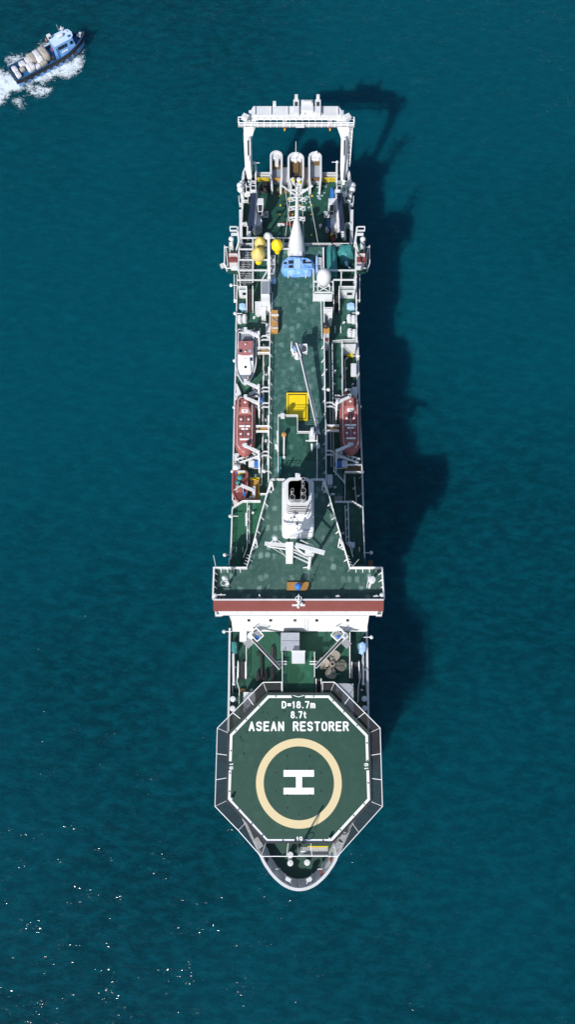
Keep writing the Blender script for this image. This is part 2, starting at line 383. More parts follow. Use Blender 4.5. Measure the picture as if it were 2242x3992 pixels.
# ---- railings
def railpts(pts, z, name='railing', h=1.1, mat='rail', r=.05, bars=3, step=1.6, parent=None):
    P_ = [W(x, y, z) for x, y in pts] if not isinstance(pts[0], Vector) else pts
    mb = MB()
    for a, b in zip(P_, P_[1:]):
        for k in range(bars):
            zz = h*(k+1)/bars; mb.tube(a+V(0,0,zz), b+V(0,0,zz), r if k == bars-1 else r*.7, n=5)
        n = max(1, int((b-a).length/step))
        for i in range(n+1):
            p = a.lerp(b, i/n); mb.tube(p, p+V(0,0,h), r*.8, n=5)
    return mb.build(name, mat, parent or ship)
RA = [([(1053,975),(1053,1130)],ZC),([(1053,1200),(1053,1300),(1050,1500),(1048,1700),(1046,1880)],ZC),
      ([(1262,1320),(1265,1400),(1268,1600),(1271,1800),(1271,1880)],ZC),
      ([(1202,963),(1372,963)],ZB+1.5),([(940,963),(1050,963)],ZB),([(1050,963),(1202,963)],ZC),
      ([(926,1065),(923,1200),(920,1300)],ZB),([(1389,1075),(1388,1200),(1390,1333)],ZB),
      ([(1085,1700),(1085,1628),(1159,1628)],ZP),([(1160,1628),(1160,1692),(1234,1692)],ZP),([(1085,1700),(1085,1876)],ZP),([(1236,1700),(1236,1876)],ZP),
      ([(1295,1340),(1334,1337),(1390,1334)],ZB),([(1334,1340),(1334,1560)],ZB),
      ([(1060,1876),(1110,1876)],ZT-.1),([(1212,1876),(1262,1876)],ZT-.1),
      ([(1056,1876),(1010,2040),(964,2214)],ZT),([(1264,1876),(1312,2040),(1362,2212)],ZT),
      ([(964,2219),(838,2219)],ZT),([(1362,2219),(1487,2219)],ZT),([(838,2219),(833,2335)],ZT),([(1487,2219),(1494,2335)],ZT),
      ([(907,1986),(947,1959),(1015,1959)],ZD),([(1016,1932),(1040,1932)],ZD),([(907,1986),(902,2178),(895,2186),(895,2210)],ZD),([(965,1960),(964,2140),(950,2178)],ZD),
      ([(1306,1962),(1355,1962)],ZD),([(1357,1962),(1374,1962),(1413,1984),(1420,2176)],ZD),([(1356,1965),(1360,2120),(1375,2175)],ZD),([(1290,1932),(1304,1932)],ZD),
      ([(1300,1842),(1343,1888)],ZB-.5),([(1344,1888),(1344,1952)],12.1),
      ([(1404,1700),(1410,1830),(1414,1975)],12.1),([(1388,1345),(1393,1540)],12.1),
      ([(961,2466),(961,2645)],14.03),([(1363,2466),(1363,2645)],14.03),([(1399,2579),(1404,2640),(1396,2678),(1394,2740)],12.1),([(929,2579),(925,2660),(934,2690),(934,2745)],12.1),
      ([(1101,2545),(1101,2700)],16.3),([(1226,2545),(1226,2640)],16.3),
      ([(842,2386),(842,2402),(868,2402)],20.5),([(1488,2386),(1486,2402),(1466,2402)],20.5)]
for p, z in RA: railpts(p, z)
# yellow stern gates
for x0, x1 in ((995,1027),(1028,1060),(1249,1281),(1282,1314)):
    railpts([(x0,711),(x1,711)], 9.0, 'safety_gate', 1.25, 'yellow', .06, 5, 3)
# bulwark plates of the bridge deck edges
for p in ([(962,2217),(835,2217),(831,2338)], [(1364,2216),(1489,2217),(1497,2338)]):
    wallpath(poly(p, ZT), ZT-.3, .22, 1.15).build('wing_bulwark', 'white', ship, smooth=False)
# white edge coamings
for pts, z in (([(1053,966),(1052,1400),(1049,1700),(1047,1880)],ZC),([(1262,966),(1266,1500),(1272,1880)],ZC),([(1056,1874),(962,2215)],ZT),([(1265,1874),(1364,2214)],ZT),
               ([(1334,1337),(1336,1600)],ZB),([(905,1985),(899,2180)],ZD),([(1416,1985),(1422,2177)],ZD),([(1017,1958),(946,1958),(905,1985)],ZD)):
    wallpath(poly(pts, z), z-.02, .16, .18).build('deck_coaming', 'white', ship, smooth=False)
for pts, z in (([(926,1065),(923,1200),(919,1400),(914,1600),(910,1780),(907,1950)],ZB),([(1389,1075),(1390,1200),(1392,1335)],ZB)):
    wallpath(poly(pts, z), z-.02, .22, .3).build('side_coaming', 'white', ship, smooth=False)
wallpath(poly([(1394,1336),(1401,1600),(1409,1780),(1415,1980)], 12.0), 11.9, .22, 1.1).build('side_bulwark', 'white', ship, smooth=False)
for x in (1027, 1294):      # long lifelines along the boat decks
    MB().path([W(x+(2 if x > 1200 else 0),1340,ZB+1.2), W(x-(3 if x < 1200 else -5),1600,ZB+1.2), W(x-(4 if x < 1200 else -8),1840,ZB+1.2)], .06).build('lifeline', 'rail', ship)
for x0, y0, x1, y1, z in ((1262,1420,1262,1530,ZC-.4),(1048,1430,1048,1520,ZC-.4),(1046,1620,1046,1700,ZC-.4),(1273,1650,1274,1760,ZC-.4),(1045,1720,1045,1830,ZC-.4),(1336,1430,1337,1560,ZB-.2),(960,2000,960,2050,ZD+.3),(1083,1680,1083,1760,ZP)):
    MB().beam(W(x0,y0,z), W(x1,y1,z), .28, .2).build('fender_pipe', 'white', ship)

# ---- stairs
def stairs(x0, y0, x1, y1, z0, z1, n=11, hand=True):
    """going from (y0,z0) to (y1,z1)"""
    a, b = W(x0,y0,z0), W(x1,y0,z0); c, d = W(x0,y1,z1), W(x1,y1,z1)
    st = MB().beam(a, c, .1, .3).beam(b, d, .1, .3)
    o = st.build('stairway', 'white', ship)
    tr = MB()
    for i in range(n):
        t = (i+.5)/n; p = a.lerp(c, t); q = b.lerp(d, t); tr.beam(p, q, .3, .05)
    tr.build('stair_treads', 'dark', o)
    h = MB()
    for s, e in ((a, c), (b, d)):
        h.tube(s+V(0,0,.95), e+V(0,0,.95), .05).tube(s, s+V(0,0,.95), .04).tube(e, e+V(0,0,.95), .04)
    h.build('handrail', 'rail', o)
    MB().add([a-V(0,0,.35), b-V(0,0,.35), d-V(0,0,.35), c-V(0,0,.35), a-V(0,0,.42), b-V(0,0,.42), d-V(0,0,.42), c-V(0,0,.42)], [(0,1,2,3),(7,6,5,4),(0,4,5,1),(1,5,6,2),(2,6,7,3),(3,7,4,0)]).build('stair_backing', 'black', o)
stairs(962,1219,986,1126,ZB,ZC+.3); stairs(1301,1219,1322,1126,ZB,ZC+.3)
stairs(922,2178,948,2138,ZD-2.2,ZD+.1,9); stairs(1374,2178,1400,2138,ZD-2.2,ZD+.1,9)
stairs(929,2645,958,2582,12.05,14.2); stairs(1371,2645,1399,2582,12.05,14.2); stairs(1232,2701,1252,2648,14.05,16.2,10)
stairs(992,1330,1014,1290,ZB-1.5,ZB+.1,6); stairs(1306,1322,1328,1282,ZB-1.5,ZB+.1,6)

# ---- helicopter deck
hel = [(1040,2703),(1289,2703),(1441,2858),(1447,3124),(1299,3284),(1037,3284),(884,3121),(889,2858)]
hd = MB().prism(poly(hel, ZH), ZH-.45, ZH).build('helicopter_deck', 'heli', ship, smooth=False)
hp = poly(hel, ZH)
mb = MB()
for i in range(8): mb.beam(hp[i]+V(0,0,-.02), hp[(i+1) % 8]+V(0,0,-.02), .22, .3)
mb.build('deck_gutter', 'dark', hd)
for x in (930,1040,1165,1290,1400):
    for y in (2880,3000,3120): MB().tube(W(x,y,12), W(x,y,12)+V(0,0,5), .22).build('deck_pillar', 'white', hd)
def flatbar(a, b, w, z, name, mat='text', parent=hd):
    return MB().beam(a+V(0,0,.004+.006), b+V(0,0,.004+.006), w, .012).build(name, mat, parent, smooth=False)
WL = [(1047,2716),(1281,2716),(1430,2868),(1438,3116),(1290,3277),(1041,3277),(893,3116),(901,2866)]
def L(i, t):
    a, b = W(*WL[i], ZH), W(*WL[(i+1) % 8], ZH); return a.lerp(b, t)
wl = MB()
def seg(i, t0, t1):
    a, b = L(i, t0), L(i, t1); d = (b-a).normalized()*.1; wl.beam(a-(d if t0 == 0 else d*0)+V(0,0,.01+.0008*i), b+(d if t1 == 1 else d*0)+V(0,0,.01+.0008*i), .36, .012)
for i, gap in enumerate(((.385,.61),None,(.405,.55),None,(.425,.57),None,(.445,.59),None)):
    if gap: seg(i, 0, gap[0]); seg(i, gap[1], 1)
    else: seg(i, 0, 1)
wl.build('perimeter_line', 'text', hd, smooth=False)
mb = MB().beam(W(1143,2711,ZH)+V(0,0,.01), W(1164,2717,ZH)+V(0,0,.01), .1, .012).beam(W(1164,2717,ZH)+V(0,0,.012), W(1186,2711,ZH)+V(0,0,.012), .1, .012)
mb.build('chevron_mark', 'text', hd, smooth=False)
cc = W(1165.4, 3052, ZH)
def ringsheet(c, r0, r1, z, n=96):
    vs = []; 
    for k in range(n):
        a = 2*math.pi*k/n
        for r, zz in ((r0, z), (r1, z), (r1, z-.012), (r0, z-.012)): vs.append((c.x+r*math.cos(a), c.y+r*math.sin(a), zz))
    fs = []
    for k in range(n):
        k2 = (k+1) % n
        for j in range(4):
            j2 = (j+1) % 4; fs.append((k*4+j, k2*4+j, k2*4+j2, k*4+j2))
    return MB().add(vs, fs)
ringsheet(cc, 5.02, 6.12, ZH+.014).build('aiming_circle', 'cream', hd, smooth=False)
mb = MB()
for x0,y0,x1,y1,dz in ((1105.5,3002,1224.5,3028,.014),(1105.5,3071,1224.5,3097,.014),(1154,3026,1178,3073,.016)):
    mb.prism(rect(x0,y0,x1,y1,ZH), ZH-.002, ZH+dz)
mb.build('letter_h', 'text', hd, smooth=False)
dots = [(622,635),(802,635),(622,735),(802,735),(531,771),(893,771),(530,915),(895,915),(622,950),(805,950),(622,1053),(805,1053),(713,1107)]
mb = MB()
for x, y in dots:
    p = W(820+x/2.067, 2640+y/2.067, ZH); mb.lathe(p+V(0,0,.018), [(.13,-.02),(.13,.005),(.06,.006)], 10)
mb.build('tie_down_ring', 'black', hd)
mb = MB()                                               # fresh dark paint touch-ups
for k in range(34):
    a = random.choice([(1090,2760,130,50),(940,2880,60,50),(920,2900,40,60),(1060,2790,80,60)])
    x, y = a[0]+random.uniform(-1,1)*a[2], a[1]+random.uniform(-1,1)*a[3]
    if x < 905+max(0,(2880-y)*1.0) : continue
    p = W(x, y, ZH); s = random.uniform(.1,.24); mb.box(p+V(0,0,.002+.0001*k), (s*1.2, s*1.6, .006), random.uniform(-.5,.5))
mb.build('paint_patch', painted('fresh_dark_green_paint', (.005,.045,.028)), hd, smooth=False)
def arc(cx, cy, rx, ry, a0, a1, n=7): return [(cx+rx*math.cos(R(a0+(a1-a0)*k/n)), cy+ry*math.sin(R(a0+(a1-a0)*k/n))) for k in range(n+1)]
# upright block capitals as strokes in a box 0..1 by 0..1 (x, y)
GL = {'A':[[(0,0),(.5,1),(1,0)],[(.2,.32),(.8,.32)]], 'E':[[(1,1),(0,1),(0,0),(1,0)],[(0,.52),(.85,.52)]],
 'S':[arc(.5,.76,.5,.24,20,270)+arc(.5,.26,.5,.26,90,-160)], 'N':[[(0,0),(0,1),(1,0),(1,1)]],
 'R':[[(0,0),(0,1),(.55,1)]+arc(.6,.76,.4,.24,90,-90)+[(0,.52)],[(.55,.5),(1,0)]], 'T':[[(0,1),(1,1)],[(.5,1),(.5,0)]],
 'O':[arc(.5,.68,.5,.32,0,180)+arc(.5,.32,.5,.32,180,360)+[(1,.68)]], 'D':[[(0,0),(0,1),(.45,1)]+arc(.45,.65,.55,.35,90,0)+arc(.45,.35,.55,.35,0,-90)+[(0,0)]],
 '=':[[(0,.64),(1,.64)],[(0,.38),(1,.38)]], '1':[[(.1,.8),(.55,1),(.55,0)]], '7':[[(0,1),(1,1),(.4,0)]],
 '8':[arc(.5,.77,.42,.23,0,360,14),arc(.5,.27,.5,.27,0,360,14)], '.':[[(.45,.02),(.55,.02)]],
 '9':[arc(.5,.7,.5,.3,0,360,14),[(1,.7),(1,.35)]+arc(.5,.3,.5,.3,0,-160)],
 'm':[[(0,0),(0,.7)],arc(.25,.5,.25,.2,180,0,6)+[(.5,0)],arc(.75,.5,.25,.2,180,0,6)+[(1,0)]], 't':[[(.5,.95),(.5,.15),(.95,.02)],[(.1,.7),(.95,.7)]],
 'I':[[(.5,0),(.5,1)]], 'M':[[(0,0),(0,1),(.5,.35),(1,1),(1,0)]], '0':[arc(.5,.68,.5,.32,0,180)+arc(.5,.32,.5,.32,180,360)+[(1,.68)]],
 '5':[[(1,1),(.05,1),(.02,.55)]+arc(.5,.32,.5,.32,110,-160,10)], '2':[arc(.5,.72,.48,.28,170,-10)+[(0,0),(1,0)]], ' ':[]}
WD = {'1':.62,'.':.3,'I':.3,'t':.7,' ':.8,'m':1.15,'=':.85}
def strokes(txt, w=.62, gap=.34, sw=.21):
    """-> segments ((x0,y0),(x1,y1)), total width; letter height 1"""
    x = 0; out = []
    for ch in txt:
        cw = w*WD.get(ch, 1)
        for st_ in GL[ch]:
            q = [(x+sw/2+(cw-sw*0)*a_*1.0, sw/2+(1-sw)*b_) for a_, b_ in st_]
            out.append(q)
        x += cw+sw+gap-.12
    return out, x-gap+.12
def text(s_, x0, y0, x1, y1, z, mat='text', parent=hd, rot=0, name='lettering', sw=.2, dz=.012, gap=.34):
    st_, tw = strokes(s_, gap=gap, sw=sw)
    a, b = W(x0, y1, z), W(x1, y0, z); cx, cy = (a.x+b.x)/2, (a.y+b.y)/2
    wid, hei = (b.x-a.x, b.y-a.y) if not rot else (b.y-a.y, b.x-a.x)
    k = 0; Rm = Matrix.Rotation(rot, 3, 'Z'); mb = MB(); sy = hei; sx = wid/tw; w_ = sw*sy*.92
    for q in st_:
        P_ = [V(cx, cy, z+dz)+Rm@V((u-tw/2)*sx, (v-.5)*sy, 0) for u, v in q]
        for i, p in enumerate(P_):
            k += 1; mb.lathe(p+V(0,0,k*.00035), [(w_/2,-.008),(w_/2,0)], 10)
            if i: k += 1; mb.beam(P_[i-1]+V(0,0,k*.00035-.004), p+V(0,0,k*.00035-.004), w_, .008)
    return mb.build(name, mat, parent, smooth=False)
text('D=18.7m', 1099, 2733, 1229, 2762, ZH); text('8.7t', 1134, 2772, 1194, 2801, ZH)
text('ASEAN', 970, 2812, 1107, 2851, ZH, gap=.38); text('RESTORER', 1143, 2812, 1359, 2851, ZH, gap=.38)
text('19', 893, 2975, 909, 3000, ZH, rot=R(-90), name='number_mark'); text('19', 1421, 2975, 1437, 3000, ZH, rot=R(90), name='number_mark')
text('19', 1156, 3261, 1179, 3284, ZH, name='number_mark')
# lights on the deck edge
for x, y in ((903,3112),(1286,3268)):
    MB().box(W(x,y,ZH)+V(0,0,.25), (.35,.3,.5)).ball(W(x,y,ZH)+V(0,0,.65), .2).build('deck_light', 'white', hd)
mb = MB()
for i in range(8):
    for t in (.12,.4,.75): 
        p = L(i, t); mb.box(p+V(0,0,.06), (.1,.22,.1), .6)
mb.build('perimeter_lamp', 'dark', hd)
# safety net frames
NO = [(1098,2659),(1026,2660),(847,2838),(838,3143),(929,3237),(1018,3338),(1316,3338),(1400,3245),(1492,3143),(1483,2838),(1304,2659),(1258,2659)]
NI = [(1098,2702),(1042,2702),(890,2857),(885,3121),(960,3204),(1037,3284),(1299,3284),(1372,3206),(1446,3124),(1440,2857),(1288,2702),(1258,2702)]
no, ni = poly(NO, ZH-.1), poly(NI, ZH-.25)
for i in range(len(NO)-1):
    a, b, c, d = ni[i], ni[i+1], no[i+1], no[i]
    n = max(1, round((b-a).length/3.1))
    fr = MB()
    fr.tube(d, c, .06)
    for k in range(n+1): fr.tube(a.lerp(b, k/n), d.lerp(c, k/n), .05)
    fo = fr.build('net_frame', 'rail', hd)
    if i != 5: MB().add([a.lerp(d,.02), b.lerp(c,.02), c, d], [(0,1,2,3)]).build('safety_net', 'net', fo, smooth=False, recalc=False)
# truss lines from the hull up to the net
for s, xs in ((1,(950,3190,1016,3336)),(1,(1380,3190,1318,3336))):
    MB().beam(W(xs[0],xs[1],14.6), W(xs[2],xs[3],14.6), .3, .3).build('bow_rail_beam', 'white', ship)

# ---- anchor gear on the forecastle
def bollard(x, y, z, h=.9, r=.36, parent=ship):
    p = W(x, y, z); return MB().lathe(p, [(r,0),(r,h*.8),(r*1.18,h*.85),(r*1.18,h),(r*.6,h+.04)], 16).build('bollard', 'offwhite', parent)
for x, y in ((1132,3330),(1132,3362),(1197,3360)): bollard(x, y, 12.65)
MB().beam(W(1132,3355,12.95), W(1132,3320,12.95), .5, .3).build('chain_stopper', 'offwhite', ship)
for x, y in ((909,2727),(908,2764),(1419,2726),(1420,2763)): bollard(x, y, 12.05, 1.2, .36)
for x in (909, 1419): MB().prism(rect(x-9,2716,x+9,2776,12.1), 12.0, 12.25).build('bollard_base', 'grey', ship)
for sx, x, y in ((-1,1040,3352),(1,1291,3352),(1,1252,3402)):
    MB().box(W(x,y,13.9), (.45,.55,.4), sx*.5).build('fairlead', 'red', ship)
for x, y, a in ((1124,3428,.5),(1205,3428,-.5)):
    MB().box(W(x,y,14.4), (.8,.5,.5), -a).build('chock', 'white', ship)
for x, y, a in ((1008,3285,.6),(1322,3250,-.5),(1336,3262,-.4),(1318,3292,-.7)):
    MB().box(W(x,y,14.6), (.7,1.5,.6), a).build('fairlead_housing', 'white', ship)
# jackstaff at the front of the helicopter deck (its shadow falls on the deck)
b0, b1 = W(1166,3294,13.0), W(1167,3336,23.0)
js = MB().tube(b0, b1, .2, .13).build('bow_mast', 'white', ship)
MB().tube(b0+V(.35,0,0), b0.lerp(b1,.6)+V(.3,0,0), .06).build('mast_ladder', 'offwhite', js)
MB().box(b0.lerp(b1,.2)+V(0,.25,0), (.5,.5,.5)).build('mast_lamp', 'black', js)
MB().torus(b0.lerp(b1,.62)+V(.55,0,0), .45, .05, nrm='Y').build('mast_ring', 'rail', js)
MB().tube(b0.lerp(b1,.95), b0.lerp(b1,.7)+V(.7,0,0), .05).build('mast_stay', 'rail', js)

# gangway lying under the net
gw = thing('gangway', W(1215,3318,12.65), 'grey aluminium gangway with yellow edges lying across the bow behind the helideck', 'gangway')
MB().prism(rect(1172,3302,1280,3335,14.5), 14.4, 14.55).build('tread_plate', 'steel', gw)
mb = MB()
for k in range(20): a = 1212+k*3.4; mb.beam(W(a,3303,14.6), W(a,3333,14.6), .07, .06)
mb.build('tread_bars', 'offwhite', gw)
for y in (3300, 3336): MB().beam(W(1200 if y < 3320 else 1172,y,14.9), W(1280,y,14.9), .14, .35).build('side_rail', 'yellow' if y < 3320 else 'offwhite', gw)

# ---- foredeck house between bridge and helideck
block('raised_foredeck_block', [(961,2425),(1363,2425),(1364,2720),(961,2720)], 11.9, 14.0, 'deckfore')
block('foredeck_house_block', [(1101,2538),(1226,2538),(1226,2712),(1101,2712)], 13.9, 16.3, 'deckbright')
for x0, x1 in ((893,961),(1363,1434)):
    sheet('side_passage_deck', poly([(x0+3,2462),(x1,2462),(x1+1,2800),(x0+1,2800)], 12.03), 12.04, 'deckdark', ship, .0)
one(MB().prism(rect(1095,2466,1168,2536,16.6), 14.02, 16.6).beam(W(1096,2500,16.65), W(1167,2500,16.65), .1,.1), 'container', 'grey', 'large grey lidded container at the foot of the white bridge wall', 'container', bevel=.06)
lk = thing('deck_locker', W(1163,2562,16.33), 'small white square locker on the green deckhouse next to the grey container', 'locker')
MB().prism(rect(1138,2537,1189,2585,17.3), 16.34, 17.3).build('body', 'white', lk)
MB().box(W(1163,2540,17.0)+V(0,0,.3), (2.1,.2,.15)).build('hinge_bar', 'offwhite', lk)
for nm, pts in (('left', [(949,2698),(995,2698),(995,2757),(949,2797)]), ('right', [(1312,2663),(1378,2666),(1380,2797),(1335,2750),(1335,2698),(1312,2695)])):
    mb = MB().prism(poly(pts, 16.0), 12.05, 16.0)
    lab = 'pale steel deckhouse with slanted end beside the left net of the helideck' if nm == 'left' else 'larger stepped pale deckhouse under the right net of the helideck'
    mb.build('side_deckhouse', 'offwhite', ship, smooth=False)
for x0, x1 in ((934,958),(1380,1392)): MB().prism(rect(x0,2685,x1,2730,12.3), 12.0, 12.5).build('wood_platform', 'wood', ship)
# spare propeller
prp = thing('spare_propeller', W(1296,2590,14.04), 'spare four bladed bronze ship propeller lying on the right side of the foredeck', 'propeller')
pc = W(1296,2590,14.85)
for k, ang in enumerate((82, -2, -95, 178)):
    a = R(ang); ring_t, ring_b = [], []
    pts = [(.3,-.2),(.6,-.6),(1.0,-.9),(1.45,-1.02),(1.85,-.85),(2.1,-.45),(2.17,0),(2.08,.42),(1.8,.72),(1.4,.8),(1.0,.62),(.6,.38),(.35,.2)]
    for r_, w_ in pts:
        zz = .30*(-w_)*1.1
        p = V(r_*math.cos(a)-w_*math.sin(a), r_*math.sin(a)+w_*math.cos(a), zz)
        ring_t.append(pc+p+V(0,0,.04)); ring_b.append(pc+p-V(0,0,.04))
    MB().rings([ring_b, ring_t]).build('blade', 'bronze', prp)
hb = MB().lathe(pc, [(.5,-.7),(.46,.1),(.4,.55),(.22,.56),(.2,.1)], 20).build('hub', 'bronze', prp)
MB().lathe(pc, [(.2,-.1),(.2,.565)], 16).build('bore', 'soot', hb)
mb = MB()
for dx, dy in ((-.5,1.2),(1.1,.3),(.3,-1.3),(-.9,-.6)): mb.beam(pc+V(dx-.9,dy,.1), pc+V(dx+.9,dy-.15,.1), .1, .08).beam(pc+V(dx,dy,-.8), pc+V(dx,dy,.1), .1)
mb.build('lashing_bars', 'deckbright', prp)
# spare anchor
an = thing('spare_anchor', W(1020,2610,14.04), 'black stockless spare anchor lying on the left side of the foredeck', 'anchor')
MB().beam(W(1017,2550,14.5), W(1020,2640,14.4), .32, .3).build('shank', 'black', an)
MB().torus(W(1011,2546,14.4), .35, .09, nrm='Z').build('shackle', 'black', an)
fl = [(997,2652),(1000,2618),(1010,2614),(1012,2638),(1029,2638),(1032,2612),(1043,2616),(1045,2648),(1036,2654),(1020,2648),(1008,2656)]
MB().prism(poly(fl, 14.6), 14.06, 14.6).build('flukes', 'black', an, bevel=.08)
one(MB().beam(W(1061,2522,14.3), W(1061,2660,14.3), .42, .5).beam(W(1070,2530,14.2), W(1070,2658,14.2), .25, .25), 'spare_spar', 'dark', 'long dark steel spar lying lengthwise right of the black anchor', 'spar')
# foredeck cranes
def fcrane(x, y, x2, y2, hx, hy, sx):
    b = W(x, y, 14.03)
    cr = MB().lathe(b, [(.5,0),(.45,2.6),(.7,2.65),(.7,3.1),(.3,3.15)], 16).build('foredeck_crane', 'white', ship)
    p, q = W(x, y, 17.4), W(x2, y2, 17.4)
    MB().beam(p-(q-p)*.08, q, .5, .5).build('jib', 'white', cr)
    MB().beam(p+V(0,0,.3), q+V(0,0,.27), .3, .1).build('jib_groove', 'dark', cr)
    d = (q-p).normalized(); n = V(-d.y, d.x, 0)
    pl = MB()
    for t in (-.9, .9):
        c = p+n*t*sx; pl.box(c+V(0,0,-.2), (1.1,1.1,.08), math.atan2(d.y, d.x))
    pl.build('crane_platform', 'steel', cr)
    c = p-n*sx*.9
    rp = [c+d*.8+n*.6, c-d*.8+n*.6, c-d*.8-n*.7, c+d*.8-n*.7, c+d*.8+n*.6]
    railpts(rp, 0, 'crane_railing', 1.0, 'rail', .05, 3, 1.2, cr)
    MB().ball(W(hx, hy, 17.0), .42).build('winch_cover', 'royal', cr)
    s = MB(); 
    for dy in (-5, 5): s.beam(W(x2+sx*15 if False else (1077 if sx < 0 else 1207),2584+dy,16.9), W(1118 if sx < 0 else 1247,2584+dy,16.9), .16, .16)
    s.build('jib_rest', 'white', cr)
fcrane(985,2492,1093,2607,1003,2486,-1); fcrane(1335,2492,1230,2602,1320,2484,1)
# covered winches at the ship's side
def tarp(name, pts, z0, z1, mat, label, cat, group=None, top=.78, seed=1):
    rnd = random.Random(seed); base = poly(pts, (z0+z1)/2); c = sum(base, Vector())/len(base)
    sub = []
    for i, p in enumerate(base):
        q = base[(i+1) % len(base)]
        for k in range(4): sub.append(p.lerp(q, k/4))
    rs = []
    for k, (t, s) in enumerate(((0,1.0),(.35,1.02),(.75,.94),(1.0,top),(1.02,.35))):
        rs.append([V(c.x+(p.x-c.x)*(s+rnd.uniform(-.045,.045)), c.y+(p.y-c.y)*(s+rnd.uniform(-.045,.045)), z0+(z1-z0)*(t+rnd.uniform(-.03,.05))) for p in sub])
    return one(MB().rings(rs), name, mat, label, cat, group)
tarp('covered_winch', [(903,2504),(916,2500),(925,2508),(925,2544),(914,2550),(903,2538)], 12.1, 14.2, 'teal', 'winch under a teal cover at the left rail ahead of the bridge', 'covered winch', seed=3)
tarp('covered_winch', [(1397,2510),(1412,2502),(1426,2510),(1427,2538),(1414,2552),(1400,2545)], 12.1, 14.4, 'lightblue', 'winch under a pale blue cover at the right rail ahead of the bridge', 'covered winch', seed=4)
for x in (909, 1415): MB().beam(W(x,2548,12.9), W(x+2,2664,12.9), .3, .35).ball(W(x+2,2666,12.9), .25).build('side_davit', 'offwhite', ship)
MB().box(W(955,2480,13), (1.6,1.8,1.6)).build('vent_house', 'white', ship)

# ---- floodlights on outriggers along the sides
for x, y, z, s in ((901,1112,ZB+1.5,-1),(916,1222,ZB+1.2,-1),(914,1406,ZB+1,-1),(913,1588,ZB+1,-1),(906,1838,ZB+1,-1),(898,2012,ZD+1,-1),(1396,1220,ZB+1.2,1),(1397,1388,ZB,1),(1404,1586,ZB+1,1),(1413,1839,ZB,1),(1448,2155,ZD+2,1),(1449,2484,16,1),(873,2462,16,-1),(876,2163,ZD+2,-1),(940,710,11.3,-1),(935,727,11.3,-1),(1367,707,11.3,1),(991,635,12,-1),(1315,632,12,1),(1281,1519,ZC+.8,1),(1030,1837,ZC+.5,-1)):
    p = W(x, y, z); i_ = V(-s*(1.0 if abs(x-1160) < 240 else 1.2), 0, 0)
    o = MB().tube(p, p+i_, .07).build('floodlight', 'white', ship)
    MB().ball(p, .3, 10).build('lamp_head', 'white', o)

# ---- funnel
fx0, fx1 = W(1100,2000,ZT).x, W(1222,2000,ZT).x
def rr(x0, x1, yf, yb, z, r):
    pts = []
    for cx, cy, a0 in ((x1-r, yb-r, 0), (x0+r, yb-r, 90), (x0+r, yf+r, 180), (x1-r, yf+r, 270)):
        for k in range(6): a = R(a0+k*18); pts.append(V(cx+r*math.cos(a), cy+r*math.sin(a), z))
    return pts
g = (fx1-fx0)
fun = MB().rings([rr(fx0,fx1,31.3,39.5,ZT,.6), rr(fx0,fx1,31.55,39.4,26.2,.6), rr(fx0+.12,fx1-.12,31.8,39.2,26.5,.6), rr(fx0+.32,fx1-.32,33.05,38.8,28.7,.8), rr(fx0+.42,fx1-.42,33.2,38.6,29,.8)]).build('funnel', 'whitebright', ship)
to = rr(fx0+.5,fx1-.5,34.05,38.0,31.3,.8); ti = rr(fx0+.9,fx1-.9,34.45,37.6,31.3,.6)
MB().rings([rr(fx0+.55,fx1-.55,33.5,38.4,28.9,.8), rr(fx0+.62,fx1-.62,34.25,37.9,31.06,.8)]).build('funnel_core', 'soot', fun)
MB().rings([rr(fx0+.5,fx1-.5,34.05,38.0,31.1,.8), to, ti, rr(fx0+.9,fx1-.9,34.45,37.6,31.1,.6)], cap=False).build('funnel_rim', 'offwhite', fun)
mb = MB()
for k in range(6):
    z = 29.1+k*.37; o_, i_ = rr(fx0+.38+.02*k, fx1-.38-.02*k, 33.2+.15*k, 38.7-.12*k, z, .9), rr(fx0+.47+.02*k, fx1-.47-.02*k, 33.29+.15*k, 38.6-.12*k, z, .88)
    lo, li = [p-V(0,0,.07) for p in o_], [p-V(0,0,.07) for p in i_]
    mb.rings([li, i_, o_, lo, li], cap=False)
mb.build('funnel_louvres', 'whitebright', fun)
sheet('funnel_well', [V(p.x, p.y, 0) for p in ti], 31.06, 'dark', fun, .0)
for x, y, r_, zt in ((1139.6,1937,.40,33.0),(1183.3,1937.4,.40,33.0),(1183.3,1910.6,.38,33.0),(1140.4,1909.2,.24,33.0),(1182.5,1885.7,.22,33.2),(1182.5,1866,.22,33.6)):
    p = W(x, y, zt)
    o = MB().lathe(V(p.x, p.y, 0), [(r_,30.9),(r_,zt),(r_*.88,zt),(r_*.86,zt-.5)], 18).build('exhaust_pipe', 'steel', fun)
    MB().lathe(V(p.x, p.y, 0), [(r_*.87,zt-.35),(r_*.87,zt-.12)], 18).build('pipe_mouth', 'soot', o)
for k in range(5):
    MB().beam(W(1150,1948+k*4,31.9), W(1172,1948+k*4,31.9), .08).build('funnel_rung', 'steel', fun) if k < 4 else None
MB().box(W(1161,1858,32.2), (.7,.9,.4)).box(W(1161,1852,32.9), (.4,.3,.3)).build('funnel_lamp', 'white', fun)
for x in (1106, 1216):
    MB().beam(W(x-2 if x < 1160 else x+2,1905,27.5), W(x-4 if x < 1160 else x+4,2020,27.5), .22, 1.0).build('funnel_flank', 'white', fun)
sheet('roof_hatch', rect(1168,2018,1212,2065,27.2), 26.55, 'offwhite', fun, .0)

